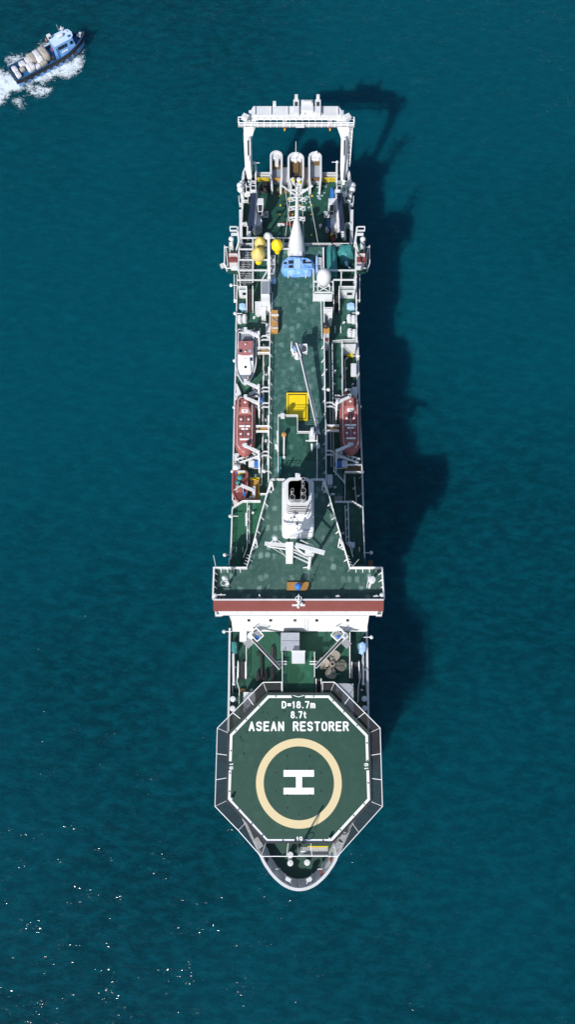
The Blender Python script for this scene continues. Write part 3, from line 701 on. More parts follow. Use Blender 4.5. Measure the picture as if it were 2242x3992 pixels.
# ---- radar mast
cb = W(1128,2198,ZT)
rm = MB().box(cb+V(0,.45,4.7), (1.0,.9,9.4)).build('radar_mast', 'whitebright', ship)
lb = W(1205,2221,ZT)
MB().tube(lb+V(0,.25,0), lb+V(0,.25,7.6), .24, .22, 12).build('mast_leg', 'whitebright', rm)
for z in (3.2, 5.6, 7.2): MB().beam(cb+V(.4,.3,z+.8), lb+V(0,.25,z-.2), .18, .18).build('mast_brace', 'white', rm)
MB().add([lb+V(-.9,.2,.05), lb+V(0,.2,.05), lb+V(0,.2,.9), lb+V(-.9,.35,.05), lb+V(0,.35,.05), lb+V(0,.35,.9)], [(0,1,2),(5,4,3),(0,3,4,1),(1,4,5,2),(2,5,3,0)]).build('leg_bracket', 'white', rm)
pt = MB().prism([W(1186,2158,31), W(1200,2170,31), W(1222,2170,31), W(1222,2140,31), W(1196,2134,31)], 30.75, 30.85)
pt.build('mast_platform', 'grey', rm)
railpts([(1170,2078),(1172,2110),(1222,2132),(1222,2168),(1186,2168),(1142,2130),(1122,2128)], 31, 'mast_railing', 1.0, 'rail', .055, 2, 1.5, rm)
MB().beam(W(1118,2126,31.6), W(1032,2119,31.6), .5, .3).build('antenna_arm', 'white', rm)
MB().path([W(1118,2142,31.2), W(1042,2130,31.2)], .07).path([W(1115,2168,28), W(1062,2136,31)], .035).path([W(1115,2172,28), W(1090,2140,31)], .035).build('arm_stay', 'rail', rm)
sp = W(1074,2113,31.7)
MB().path([W(1050,2118,31.7), sp+V(0,.1,1.3), W(1098,2116,31.7)], .07).tube(sp, sp+V(0,0,1.9), .07).ball(sp+V(0,0,2.2), .38).build('satellite_dome', 'white', rm)
s1 = MB().beam(W(1152,2124,33.0), W(1266,2156,33.0), .55, .55); s1.build('radar_scanner', 'cream' if False else 'white', rm)
MB().box(W(1203,2150,32.2), (.9,.8,1.0)).tube(W(1203,2150,31), W(1203,2150,33), .2).build('scanner_motor', 'white', rm)
MB().beam(W(1129,2093,34.2), W(1180,2068,34.2), .3, .22).build('radar_scanner', 'white', rm)
MB().tube(W(1153,2095,31), W(1153,2095,34.1), .25, .15).build('scanner_post', 'white', rm)
MB().torus(W(1152,2073,33.2), .48, .05).build('direction_finder_loop', 'rail', rm)
MB().tube(W(1148,2060,31.5), W(1148,2060,31.5)+V(0,0,4.2), .09, .05).beam(W(1148,2060,35)+V(-.5,0,0), W(1148,2060,35)+V(.2,0,0), .05).build('pole_antenna', 'rail', rm)
MB().ball(W(1148,2016,35.8), .13).ball(W(1135,2019,35.5), .12).lathe(W(1159,2042,33.6), [(.14,-.3),(.14,.3),(.05,.4)], 8).build('antenna_tip', 'black', rm)
MB().tube(W(1159,2068,31), W(1159,2046,33.4), .06).build('lamp_post', 'rail', rm)
MB().box(W(1126,2106,31.7), (.25,.25,1.3)).build('mast_lamp', 'black', rm)

# ---- fittings on the top deck
grd = thing('wooden_grating', W(1161,2282,ZT+.03), 'brown wooden grating platform on the top deck under the blue covered compass', 'grating')
MB().prism(rect(1118,2268,1205,2302,ZT+.2), ZT+.02, ZT+.2).build('frame', 'wood', grd)
mb = MB()
for k in range(17): y = 2270+k*1.85; mb.beam(W(1119,y,ZT+.25), W(1204,y,ZT+.25), .05, .06)
mb.build('slats', 'tan', grd)
bn = thing('compass_binnacle', W(1162,2291,ZT+.26), 'compass stand under a royal blue canvas cover on the wooden grating', 'compass')
MB().lathe(W(1162,2291,ZT+.3), [(.42,0),(.36,.9),(.5,1.05),(.48,1.35),(.2,1.6)], 14).build('canvas_cover', 'royal', bn)
sm = W(1163,2368,ZT-.6)
fm = MB().tube(sm, sm+V(0,0,3.4), .24, .2, 12).build('signal_mast', 'white', ship)
MB().torus(sm+V(0,.5,4.1), .42, .05).tube(sm+V(0,.2,3.2), sm+V(0,.9,5.6), .12, .03).build('loop_antenna', 'rail', fm)
MB().lathe(sm+V(0,-.05,2.0), [(.17,0),(.17,.5),(.1,.55)], 10).build('lamp', 'black', fm)
MB().lathe(sm+V(.45,.2,1.6), [(.25,0),(.3,.4),(.1,.7)], 10).build('horn', 'white', fm)
sg = MB().box(W(1164,2359,ZT+.55)+V(0,0,0), (1.85,.06,.32), rot=Matrix.Rotation(R(-40), 3, 'X')).build('number_board', 'white', ship)
def text3(s, c, w, h, rotx, mat, parent, name='lettering', bold=.02):
    cu = bpy.data.curves.new('t', 'FONT'); cu.body = s; cu.offset = bold
    o = bpy.data.objects.new('t', cu); C.objects.link(o); dg = bpy.context.evaluated_depsgraph_get(); dg.update()
    me = bpy.data.meshes.new_from_object(o.evaluated_get(dg)); C.objects.unlink(o); bpy.data.objects.remove(o)
    vs = [v.co for v in me.vertices]; x0, x1 = min(v.x for v in vs), max(v.x for v in vs); y0, y1 = min(v.y for v in vs), max(v.y for v in vs)
    Rm = Matrix.Rotation(rotx, 3, 'X')
    return MB().add([c+Rm@V((v.x-(x0+x1)/2)/(x1-x0)*w, (v.y-(y0+y1)/2)/(y1-y0)*h, 0) for v in vs], [tuple(p.vertices) for p in me.polygons]).build(name, mat, parent, smooth=False, recalc=False)
text3('IMO 9057275', W(1164,2359,ZT+.55)+Matrix.Rotation(R(50),3,'X')@V(0,0,.034), 1.65, .17, R(50), 'grey', sg)
for x, y, dx in ((865,2325,.6),(1315,2330,.3),(1463,2330,.4),(1013,2328,.1)):
    p = W(x, y, ZT); MB().tube(p, p+V(0,0,1.9), .07).beam(p+V(-dx,0,1.2), p+V(dx,0,1.2), .09).beam(p+V(-.4,-.3,.0), p+V(0,0,1), .06).beam(p+V(.4,-.3,.0), p+V(0,0,1), .06).build('signal_stand', 'rail', ship)
for x, y in ((840,2327),(1487,2325)): MB().lathe(W(x,y,ZT), [(.3,0),(.35,.5),(.35,1.1),(.2,1.25)], 14).build('searchlight', 'white', ship)
p = W(887,2285,ZT)
lc = MB().tube(p, p+V(0,0,1.2), .2).beam(p+V(.15,0,1.3), p+V(-.25,1.0,2.2), .35, .35).build('searchlight_stand', 'white', ship)
MB().ball(p+V(-.3,.6,3.0), .35).torus(p+V(-.45,0,2.2), .35, .05).build('lamp_head', 'white', lc)
p = W(1440,2290,ZT)
lc = MB().tube(p, p+V(.1,.4,2.0), .2).beam(p+V(-.35,0,0), p+V(-.2,1.2,2.4), .1).build('satellite_mast', 'white', ship)
MB().lathe(p+V(.2,.6,2.0), [(.5,0),(.5,.9),(.42,1.0),(.1,1.02)], 20).build('satellite_drum', 'offwhite', lc)
for x, y in ((1120,2325),(1215,2323)):  pass
MB().path([W(1356,2230,ZT), W(1400,2180,ZT+6)], .02).build('whip_antenna', 'rail', ship)
MB().path([W(843,2220,ZT), W(832,2165,ZT+5)], .035).build('whip_antenna', 'rail', ship)

# ---- details around the top-deck rail
for x, y, s in ((1060,1888,-1),(1261,1888,1),(997,2110,-1),(1325,2110,1)):
    a, b, c_ = W(x,y-12,ZT+2.2), W(x+s*-8 if False else x+(-s)*6,y+22,ZT), W(x+s*14,y+34,ZT)
    MB().beam(a, b, .16).beam(a, c_, .16).beam(b, c_, .12).beam(a.lerp(b,.5), a.lerp(c_,.5), .1).build('stay_frame', 'white', ship)
for x, y, s in ((972,2168,-1),(1353,2168,1)):
    mb = MB()
    for k in range(4):
        p = W(x+s*k*4,y+k*11,ZT+.6); mb.beam(p-V(.3,-.2,0), p+V(.3,-.15,.3), .07)
    mb.build('rail_bracket', 'white', ship)
MB().prism(rect(1276,1850,1297,1888,ZB+2), ZB, ZB+2).build('vent_box', 'offwhite', ship)
MB().prism(rect(893,2196,908,2214,ZD+.7), ZD, ZD+.7).build('side_locker', 'red', ship)
MB().prism(rect(1436,2185,1455,2215,20.5), 19.8, 20.5).build('wing_box', 'wood', ship)
MB().prism(rect(1367,2192,1382,2212,ZD+.6), ZD, ZD+.6).build('side_locker', 'teal', ship)
MB().ball(W(1362,2120,ZD+.8), .4).box(W(1372,2125,ZD+.5), (.9,.8,.5)).build('hose_reel', 'white', ship)

# ---- central deck fittings
ht = thing('hatch_cover', W(1159,1584,ZC+.02), 'bright yellow square hatch cover with a thin black line on the green centre deck', 'hatch cover')
MB().prism(rect(1117,1531,1202,1637,ZC+.4), ZC+.01, ZC+.4).build('coaming', 'yellow', ht)
MB().prism(rect(1123,1536,1195,1632,ZC+.42), ZC+.3, ZC+.42).build('seal', 'black', ht, bevel=.02)
MB().prism(rect(1126,1539,1193,1629,ZC+.5), ZC+.35, ZC+.5).build('cover_plate', 'yellow', ht, bevel=.04)
ck = W(1160,1392,ZC)
cr = MB().lathe(ck, [(.55,0),(.5,2.6),(.75,2.7),(.75,3.2),(.3,3.3)], 18).build('deck_crane', 'white', ship)
MB().beam(W(1172,1385,ZC+3.8), W(1243,1692,ZC+1.9), .42, .5).build('jib', 'white', cr)
MB().beam(W(1174,1386,ZC+4.1), W(1240,1674,ZC+2.25), .18, .12).build('jib_groove', 'navy', cr)
MB().beam(W(1154,1336,ZC+5.2), W(1174,1392,ZC+3.6), .55, .6).build('crane_head', 'navy', cr)
MB().beam(W(1153,1336,ZC+5.3), W(1171,1388,ZC+4.0), .2, .7).build('head_plate', 'white', cr)
railpts([(1137,1345),(1135,1368),(1146,1392),(1160,1388)], ZC+2.9, 'crane_railing', 1.1, 'rail', .07, 3, 1, cr)
MB().prism(rect(1136,1345,1152,1390,ZC+2.9), ZC+2.8, ZC+2.9).prism(rect(1168,1354,1196,1386,ZC+2.9), ZC+2.8, ZC+2.9).build('crane_platform', 'steel', cr)
railpts([(1170,1356),(1196,1354),(1197,1382),(1177,1388),(1170,1356)], ZC+2.9, 'crane_railing', 1.1, 'rail', .07, 3, .7, cr)
MB().ball(W(1148,1360,ZC+3.3), .5, sz=.7).build('winch_cover', 'lightblue', cr)
MB().box(W(1243,1690,ZC+1.6), (.6,1.1,.6), .2).build('hook_block', 'black', cr)
MB().path([W(1243,1590,ZC+2.4), W(1218,1690,ZP+1)], .03).path([W(1240,1555,ZC+2.6), W(1222,1605,ZC+2.3), W(1200,1560,ZC+2.4)], .025).build('hoist_wire', 'steel', cr)
p = W(1216,1712,ZP)
o = MB().box(p+V(0,0,.9), (.9,.9,1.8)).tube(p+V(0,0,1.6), p+V(0,.6,3.0), .28).build('jib_cradle', 'white', ship)
MB().beam(p+V(-1,-.5,.6), p+V(.9,-.5,.6), .15).tube(p+V(0,-.9,.3), p+V(0,-2.2,.1), .2, .05).build('cradle_arm', 'white', o)
p = W(1107,1785,ZP)
o = MB().tube(p, W(1108,1700,ZP+.8), .14).tube(p, p+V(0,0,.4), .25).build('davit_boom', 'white', ship)
MB().lathe(W(1107,1698,ZP+.6), [(.36,0),(.38,.5),(.2,.6)], 12).build('boom_head', 'tan', o)
for y0 in (1785, 1825): MB().box(W(1092,y0+10,ZP+.4), (.35,1.1,.7)).build('gas_locker', 'teal', ship)
MB().box(W(1102,1622,ZP+.8), (.6,.6,.9)).build('lamp_box', 'white', ship)
for x, y in ((1078,1736),(1240,1733)): MB().ball(W(x,y,ZP), .3).box(W(x,y+8,ZP), (.5,.5,.4)).build('speaker', 'white', ship)
# mounds of chipped paint / stains are left to the deck material
# tan skip at the rail
sk = thing('cable_skip', W(1072,1250,ZC+.02), 'long ochre steel box lashed beside the left rail of the centre deck', 'steel box')
MB().prism(rect(1056,1208,1084,1290,ZC+1.1), ZC+.02, ZC+1.1).build('body', 'tan', sk, bevel=.06)
MB().prism(rect(1057,1224,1086,1231,ZC+1.2), ZC+1.0, ZC+1.2).prism(rect(1057,1276,1084,1280,ZC+1.2), ZC+1.0, ZC+1.2).build('strap', 'offwhite', sk)
MB().beam(W(1060,1240,ZC+1.2), W(1080,1255,ZC+1.2), .12).beam(W(1062,1252,ZC+1.2), W(1082,1240,ZC+1.2), .12).beam(W(1060,1284,ZC+1.2), W(1080,1256,ZC+1.2), .07).build('loose_bars', 'steel', sk)

# ---- aft houses, frames
def house(x0, y0, x1, y1, z0, z1, name='deckhouse', topmat=None):
    o = MB().prism(rect(x0,y0,x1,y1,z1), z0, z1).build(name, 'white', ship, smooth=False)
    if topmat: sheet('house_top', rect(x0+2,y0+2,x1-2,y1-2,z1), z1+.01, topmat, o, .01)
    return o
house(1017,1096,1049,1148,ZB,ZC+2.3,topmat='greydeck')
for x0,y0,x1,y1,z1 in ((930,1118,961,1130,ZB+2.6),(1323,1118,1386,1130,ZB+2.6)):
    o = house(x0,y0,x1,y1+2,ZB,z1,topmat='deck')
    q = W((x0+x1)/2+(10 if x0 < 1000 else 8),1143,ZB+1.2)
    f_ = MB().box(V(q.x, W(x0,y1+2,z1).y-.02, ZB+1.6), (1.0,.08,.9)).build('window', 'grey', o)
    MB().box(V(q.x, W(x0,y1+2,z1).y-.05, ZB+1.6), (.8,.08,.7)).build('pane', 'glass', f_)
    railpts([(x0,y1),(x1,y1)], z1, 'railing')
house(994,1175,1020,1207,ZB,ZB+2.4); house(1019,1205,1036,1240,ZB,ZB+2.0); house(1020,1148,1052,1170,ZB,ZC+2)
house(1036,1262,1050,1300,ZB,ZB+2.4)
house(1221,1117,1297,1148,ZC,ZC+2.2,topmat='deck'); house(1262,1205,1297,1215,ZB,ZC+.6); house(1280,1215,1296,1238,ZB,ZC)
house(1264,1300,1283,1330,ZB,ZC+.4)
MB().prism(rect(1268,1318,1280,1330,ZC+.5), ZC+.3, ZC+.55).build('fire_hose_box', 'red', ship)
house(1331,1341,1388,1352,ZL,ZB+.3)
MB().prism(rect(1354,1378,1377,1388,12.8), 12.1, 12.8).build('deck_box', 'yellow', ship)
MB().prism(rect(1336,1461,1344,1478,12.8), 12.1, 12.8).build('deck_box', 'tan', ship)
for y0, y1, x0, x1, z in ((1416,1462,1369,1390,14.0),(1508,1545,1372,1394,14.0)):
    MB().prism(rect(x0,y0,x1,y1,z), z-.8, z).build('side_store', 'offwhite', ship, bevel=.05)
MB().lathe(W(1271,1272,ZC+.5), [(.5,0),(.5,.6),(.3,.8)], 12).build('ventilator', 'black', ship)
MB().box(W(1273,1290,ZC+.3), (1.0,.9,.5)).build('gear_box', 'tan', ship)
for x0, x1, z in ((1262,1296,ZC+1), (1020,1034,ZB+2.4)): railpts([(x0,1212),(x1,1212)], z)
# white pipe frames over the aft stowage
ZQ = 20.3
fr = MB()
def pb(x0, y0, x1, y1, w=.21, z=ZQ): fr.beam(W(x0,y0,z), W(x1,y1,z), w, w)
for y in (972, 1013, 1054): pb(930, y, 1043, y)
pb(943, 928, 1130, 928, .2); pb(986, 926, 986, 1100, .22); pb(931, 965, 929, 1060, .22); pb(1041,1058,1022,1090,.2); pb(925,1092,1050,1092,.2)
pb(1060, 970, 1130, 970, .2); pb(1105, 928, 1105, 970, .18)
for x, y in ((931,972),(931,1054),(986,972),(1043,1013),(1043,1054)): fr.beam(W(x,y,ZQ), V(W(x,y,ZQ).x, W(x,y,ZQ).y, ZB), .2)
fr.build('stowage_frame', 'white', ship)
fr = MB(); pb(1262,1054,1387,1054); pb(1300,1091,1387,1091); pb(1260,966,1262,1052,.22); pb(1389,960,1386,1120,.26); pb(1331,1054,1331,1092,.2); pb(1222,1050,1224,1145,.2); pb(1299,1092,1299,1145,.2); pb(1222,1098,1300,1098,.22); pb(1222,1140,1300,1140,.2)
for x, y in ((1387,1054),(1387,1091),(1262,1054),(1331,1092)): fr.beam(W(x,y,ZQ), V(W(x,y,ZQ).x, W(x,y,ZQ).y, ZB), .2)
fr.build('stowage_frame', 'white', ship)
o = MB().beam(W(1047,925,22.5), W(1049,1075,20.5), .42, .42).beam(W(1049,1075,20.5), W(1052,1140,18.3), .42, .42).build('boom_beam', 'white', ship)
MB().ball(W(1045,920,22.6), .55).torus(W(1045,920,22.6), .65, .06).build('beam_light', 'white', o)
# machinery racks
for x, y, m_ in ((937,1035,'steel'),(950,1048,'grey'),(964,1050,'dark'),(976,1048,'steel'),(940,1085,'dark'),(958,1090,'steel'),(974,1088,'grey'),(938,1000,'dark'),(962,1000,'steel')):
    MB().box(W(x,y,ZB+.8), (.5,1.5,1.2)).build('machinery_rack', m_, ship)
mb = MB()
for k in range(14): y = 985+k*9; mb.beam(W(934,y,ZB+1.7), W(983,y,ZB+1.7), .09)
for x in (934, 948, 968, 983): mb.beam(W(x,985,ZB+1.7), W(x,1110,ZB+1.7), .09)
mb.build('rack_grid', 'steel', ship)
for x, y0, y1, c_ in ((1064,990,1090,'L'),(1246,1000,1070,'R')):
    o = MB().prism(rect(x-7,y0+5,x+8,y1-6,ZC+.5), ZC+.02, ZC+.5).build('equipment_rack', 'grey', ship)
    mb = MB()
    for k in range(6): y = y0+6+k*(y1-y0-12)/5; mb.beam(W(x-7,y,ZC+.6), W(x+8,y,ZC+.6), .1)
    for dx in (-7, 8): mb.beam(W(x+dx,y0+5,ZC+.6), W(x+dx,y1-6,ZC+.6), .09)
    mb.build('rack_frame', 'white', o)
# bridge-wing like side platforms aft
for s in (-1, 1):
    mx = lambda x: x if s < 0 else 2316-x
    z = 16.6
    p = poly([(mx(893),950),(mx(938),950),(mx(934),1068),(mx(888),1062),(mx(886),975)], z)
    if s > 0: p.reverse()
    MB().prism(p, z-.3, z).build('side_platform', 'deckdark', ship, smooth=False)
    MB().prism(poly([(mx(889),984),(mx(925),984),(mx(925),1016),(mx(888),1016)], z+1.9), z-2, z+1.9).build('side_cabin', 'red', ship, smooth=False)
    MB().prism(poly([(mx(889),1015),(mx(925),1015),(mx(925),1038),(mx(900),1038)], z+1.3), z, z+1.3).build('cabin_step', 'white', ship, smooth=False)
    railpts([(mx(877),972),(mx(876),1040),(mx(884),1060),(mx(925),1062)], z-1.2, 'platform_railing', 1.2, 'rail', .07, 3, 1)
    railpts([(mx(882),972),(mx(888),1040)], z-.5, 'platform_railing', .6, 'rail', .06, 1, 1)
    railpts([(mx(877),972),(mx(889),972)], z-.6, 'platform_railing', .7, 'rail', .06, 1, 1)
    railpts([(mx(895),1002),(mx(925),1002)], z+1.9, 'platform_railing', .9, 'rail', .06, 3, 1)
    railpts([(mx(896),952),(mx(897),985)], z, 'platform_railing', 1, 'rail', .07, 1, 1)
    # vent cowl
    q = W(mx(905),970,z)
    o = MB().tube(q, q+V(0,.3,2.2), .32, .32, 12).ball(q+V(0,.3,2.4), .48).build('ventilator_cowl', 'white', ship)
    MB().lathe(q+V(-s*-.1 if False else s*.25,.0,2.45), [(.3,-.05),(.3,.05)], 12).build('cowl_mouth', 'dark', o)
    # lamp mast
    q = W(mx(934),970,z)
    o = MB().tube(q, q+V(0,0,6.2), .22, .16, 10).build('lamp_mast', 'white', ship)
    MB().beam(q+V(s*.1,0,6.3), q+V(s*1.3,0,6.3), .16).beam(q+V(s*.1,-.4,5.8), q+V(s*1.3,-.4,5.8), .2).beam(q+V(s*1.25,-.4,5.8), q+V(s*1.25,0,6.3), .12).beam(q+V(s*.1,0,4.2), q+V(s*1.2,0,4.2), .35).build('lamp_arm', 'white', o)
    MB().beam(q+V(0,0,2.5), q+V(s*1.0,-2.2,0), .14).build('mast_brace', 'white', o)
    # ladder-like side fairing, stern quarter
    q = W(mx(868) if s < 0 else mx(868),1036,15)
    if s < 0: MB().box(q, (.8,.7,.5), .4).tube(q, q+V(1,0,0), .08).build('floodlight', 'white', ship)
    railpts([(mx(914),1070),(mx(915),1180)], ZB-.8, 'side_ladder_rail', 1.0, 'rail', .06, 4, 1.2)
    railpts([(mx(913),1180),(mx(927),1182)], ZB-.8, 'side_ladder_rail', 1.0, 'rail', .06, 4, 1.2)

# satellite dome
q = W(1262,1098,ZQ+.2)
o = MB().prism(rect(1238,1085,1286,1110,ZQ+.2), ZQ-.05, ZQ+.15).build('dome_stand', 'white', ship)
MB().lathe(q, [(1.0,.2),(1.18,.7),(1.2,1.6),(1.08,2.3),(.75,2.85),(.3,3.1),(.05,3.15)], 28).build('satellite_dome', 'white', o)
a, b, c_, d = W(1239,1112,ZQ), W(1286,1112,ZQ), W(1286,1138,ZC+2.2), W(1239,1138,ZC+2.2)
MB().beam(a, d, .16).beam(b, c_, .16).beam(a, c_, .13).beam(b, d, .13).build('stand_brace', 'white', o)

# ---- stern mast
mc = W(1155,984,ZC)
o = MB().lathe(mc, [(1.55,0),(1.5,.8),(1.15,4),(.55,8.2),(.36,9.2)], 28).build('stern_mast', 'white', ship)
MB().tube(mc+V(0,0,9), mc+V(0,0,17.6), .34, .2, 12).build('mast_pole', 'white', o)
for z, w_ in ((9.3,1.25),(12.0,1.25),(14.2,1.25)):
    mb = MB()
    for s in (-1, 1):
        mb.beam(mc+V(0,0,z-.4), mc+V(s*w_,0,z+.35), .14).beam(mc+V(s*.2,0,z+.5), mc+V(s*w_,0,z+.35), .14).beam(mc+V(s*w_,0,z-.5), mc+V(s*w_,0,z+.5), .14).beam(mc+V(s*w_,0,z-.5), mc+V(s*.5,0,z-.3), .1)
    mb.build('lamp_bracket', 'white', o)
mb = MB()
for s in (-1, 1): mb.beam(mc+V(s*.15,0,15.2), mc+V(s*2.3,0,17.5), .22, .22).beam(mc+V(0,0,16.3), mc+V(s*1.3,0,16.5), .2, .2)
mb.build('crosstree', 'white', o)
mb = MB()
for k in range(30): mb.beam(mc+V(-.2,-.42 if k > 15 else -1.3+k*.055,1.5+k*.52), mc+V(.2,-.42 if k > 15 else -1.3+k*.055,1.5+k*.52), .05)
mb.build('mast_ladder', 'offwhite', o)
MB().torus(mc+V(0,-.3,15.6), .42, .05).torus(mc+V(0,-.3,16.9), .42, .05).torus(mc+V(0,-.2,17.8), .36, .05).tube(mc+V(0,0,17.5), mc+V(0,0,19.3), .08, .04).build('mast_top', 'white', o)
for x0, y0, z0, x1, y1, z1 in ((1111,726,35.4,1137,926,ZQ),(1134,752,34,1112,926,ZQ),(1200,730,35.4,1240,946,ZC+1),(1178,752,34,1184,930,ZQ)):
    MB().tube(W(x0,y0,z0), W(x1,y1,z1), .035, n=5).build('mast_stay', 'rail', o)
mb = MB()
for s in (-1, 1): mb.box(mc+V(s*.7,-1.1,1.4), (.5,.5,.9))
mb.build('mast_locker', 'white', o)

# ---- stern cranes (port, starboard)
for s in (-1, 1):
    mx = lambda x: x if s < 0 else 2310-x
    # base tub and pedestal
    b = W(mx(1003),900,9.0)
    o = MB().lathe(b, [(.9,0),(.8,2.2),(.95,2.3),(.95,2.8)], 18).build('stern_crane', 'white', ship)
    MB().beam(W(mx(1009),830,11.0), W(mx(1012),892,10.0), .95, .8).build('slewing_body', 'white', o)
    MB().beam(W(mx(972),930,12.5), W(mx(990),740,14.0), .5, .5).build('lower_jib', 'white', o)
    MB().beam(W(mx(990),905,12.6), W(mx(1000),740,14.0), .42, .5).build('upper_jib', 'white', o)
    mb = MB()
    for k in (-.22, .05, .3): mb.tube(W(mx(974)+k*22,900,13.4), W(mx(989)+k*20,748,14.7), .17)
    mb.build('hydraulic_pipes', 'navy', o)
    # head platform
    h = W(mx(987),738,15.0)
    MB().box(h, (1.1,1.1,.9)).build('head_housing', 'white', o, bevel=.05)
    MB().box(h+V(0,-.1,.5), (.65,.6,.1)).build('head_opening', 'black', o)
    railpts([(mx(978),742),(mx(978),720),(mx(998),720),(mx(998),742)], 14.6, 'head_railing', 1.0, 'rail', .06, 3, .8, o)
    railpts([(mx(960),728),(mx(961),764),(mx(974),764)], 13.2, 'walkway_railing', 1.0, 'rail', .06, 3, .8, o)
    MB().prism(rect(min(mx(960),mx(974)),745,max(mx(960),mx(974)),764,13.2), 13.05, 13.2).build('walkway', 'offwhite', o)
    MB().beam(W(mx(949),724,12.5), W(mx(960),724,12.5), .3).beam(W(mx(958),727,13), W(mx(980),727,13), .2).build('outrigger', 'white', o)
    # cab
    cx_ = mx(1015)
    cab = MB().prism(rect(cx_-14,772,cx_+13,797,13.8), 11.8, 13.8).build('cab', 'white', o, bevel=.08)
    f0, f1 = W(cx_-13,797,13.75), W(cx_+12,797,13.75)
    MB().add([f0+V(.1,.05,0), f1+V(-.1,.05,0), f1+V(-.2,-.9,-.8), f0+V(.2,-.9,-.8), f1+V(-.25,-.75,-2.0), f0+V(.25,-.75,-2.0), f0+V(.1,.05,-2.0), f1+V(-.1,.05,-2.0)], [(0,1,2,3),(3,2,4,5),(0,3,5,6),(1,7,4,2),(6,5,4,7),(0,6,7,1)]).build('cab_glass', 'glass', cab, smooth=False)
    mb = MB()
    for a, b_ in ((f0+V(.1,.05,.03), f0+V(.2,-.93,-.78)), (f1+V(-.1,.05,.03), f1+V(-.2,-.93,-.78)), (f0+V(.2,-.93,-.78), f1+V(-.2,-.93,-.78)), (f0+V(.2,-.93,-.78), f0+V(.25,-.78,-2)), (f1+V(-.2,-.93,-.78), f1+V(-.25,-.78,-2)), (f0+V(.25,-.8,-2), f1+V(-.25,-.8,-2))): mb.beam(a, b_, .1)
    mb.build('cab_frame', 'white', cab)
    # side rails / inner leg rails of the A-frame track, thick white beams
    MB().beam(W(mx(938) if s < 0 else mx(938),820,11.6), W(mx(940),952,11.6), .55, .5).build('side_box_beam', 'white', ship)
    MB().beam(W(mx(995),845,11), W(mx(998),930,11), .3, .3).build('inner_beam', 'steel', o)
    MB().beam(W(mx(968),885,12), W(mx(966),935,12), .5, .5).build('jib_tip', 'white', o)
    # vent cowl at the side, platform
    q = W(mx(947),790,10)
    MB().tube(q, q+V(0,.3,2.3), .42, .38, 12).ball(q+V(-s*-.2 if False else s*.3,.6,3.0), .62).ball(q+V(s*.4,1.4,3.0), .6).ball(q+V(-s*.8,.4,1.8), .5).build('ventilator_cowl', 'white', ship)
    railpts([(mx(945),794),(mx(968),794),(mx(968),775)], 11.6, 'platform_railing', 1.0, 'rail', .06, 3, .7)
    railpts([(mx(932),780),(mx(934),808),(mx(945),812)], 10.6, 'platform_railing', 1.2, 'rail', .06, 4, .7)
    railpts([(mx(946),885),(mx(963),885)], 11.2, 'platform_railing', 1.2, 'rail', .06, 4, .7)
    MB().prism(poly([(mx(946),863),(mx(962),863),(mx(962),882),(mx(946),882)] if s < 0 else [(mx(962),863),(mx(946),863),(mx(946),882),(mx(962),882)], 11), 10.8, 11).build('small_platform', 'steel' if s < 0 else 'deckdark', ship)
    # base plates with bollard
    q = W(mx(1036),838,9.02)
    bp_ = MB().prism(poly([(mx(1025),848),(mx(1025),838),(mx(1032),823),(mx(1046),823),(mx(1046),848)], 9.1), 9.01, 9.1).build('base_plate', 'offwhite', ship)
    MB().lathe(q, [(.35,.05),(.3,.5),(.38,.55),(.3,.75)], 14).build('capstan', 'grey', bp_)
    # curved stern bulwark
    wallpath(poly([(mx(945),730),(mx(946),700),(mx(949),680),(mx(956),663),(mx(966),652)], 9.9), 8.8, .3, 1.7).build('stern_bulwark', 'white', ship)
    wallpath(poly([(mx(997),700),(mx(997),643)], 10), 8.9, .32, 1.9).build('stern_bulwark', 'white', ship)
    wallpath(poly([(mx(998),675),(mx(1055),675)], 9.5), 9.0, .28, .6).build('stern_coaming', 'white', ship)

# stern stuff on deck
for x, y in ((1090,764),(1125,776),(1094,801),(1169,801),(1217,764),(1214,800),(1093,837),(1213,837),(1215,917),(1140,837)):
    MB().lathe(W(x,y,9.02), [(.17,0),(.16,.1),(.06,.12)], 12).build('lashing_point', 'yellow', ship)
one(MB().torus(W(1035,728,9.3), .8, .3).torus(W(1037,724,9.7), .6, .28).torus(W(1031,734,9.25), .95, .2).torus(W(1036,728,9.9), .45, .2), 'hose_coil', 'black', 'messy black hose coil on the stern deck behind the left yellow gate', 'hose')
one(MB().prism(poly([(1082,732),(1128,734),(1130,750),(1080,752)], 9.2), 9.02, 9.2), 'deck_board', 'wood', 'brown wooden board lying flat in front of the stern chutes', 'board')
one(MB().box(W(1250,880,9.3), (.5,.5,.5), .7), 'cargo_box', 'white', 'small white cube box standing alone on the dark stern deck', 'box', bevel=.04)
o = thing('storage_bin', W(1284,872,9.02), 'dark blue covered bin beside the right stern crane', 'bin')
MB().prism(rect(1276,855,1296,892,10.2), 9.03, 10.2).build('body', 'deepblue', o, bevel=.1); MB().prism(rect(1277,857,1295,890,10.3), 10.15, 10.35).build('lid', 'deepblue', o, bevel=.06)
for x, y, lab in ((1277,903,'round white drum below the dark blue bin'),(1306,908,'round grey drum tight against the right stern crane foot')):
    o = thing('drum', W(x,y,9.02), lab, 'drum'); MB().lathe(W(x,y,9.02), [(.38,0),(.4,.1),(.38,.9),(.4,1.0),(.1,1.02)], 16).build('body', 'offwhite' if x < 1300 else 'grey', o); MB().lathe(W(x,y,9.02), [(.3,1.02),(.28,1.06),(.05,1.07)], 16).build('lid', 'white', o)
one(MB().beam(W(1288,918,9.4), W(1305,942,9.4), .7, .6), 'tool_trolley', 'red', 'dark red trolley with yellow top near the right stern rail', 'trolley')
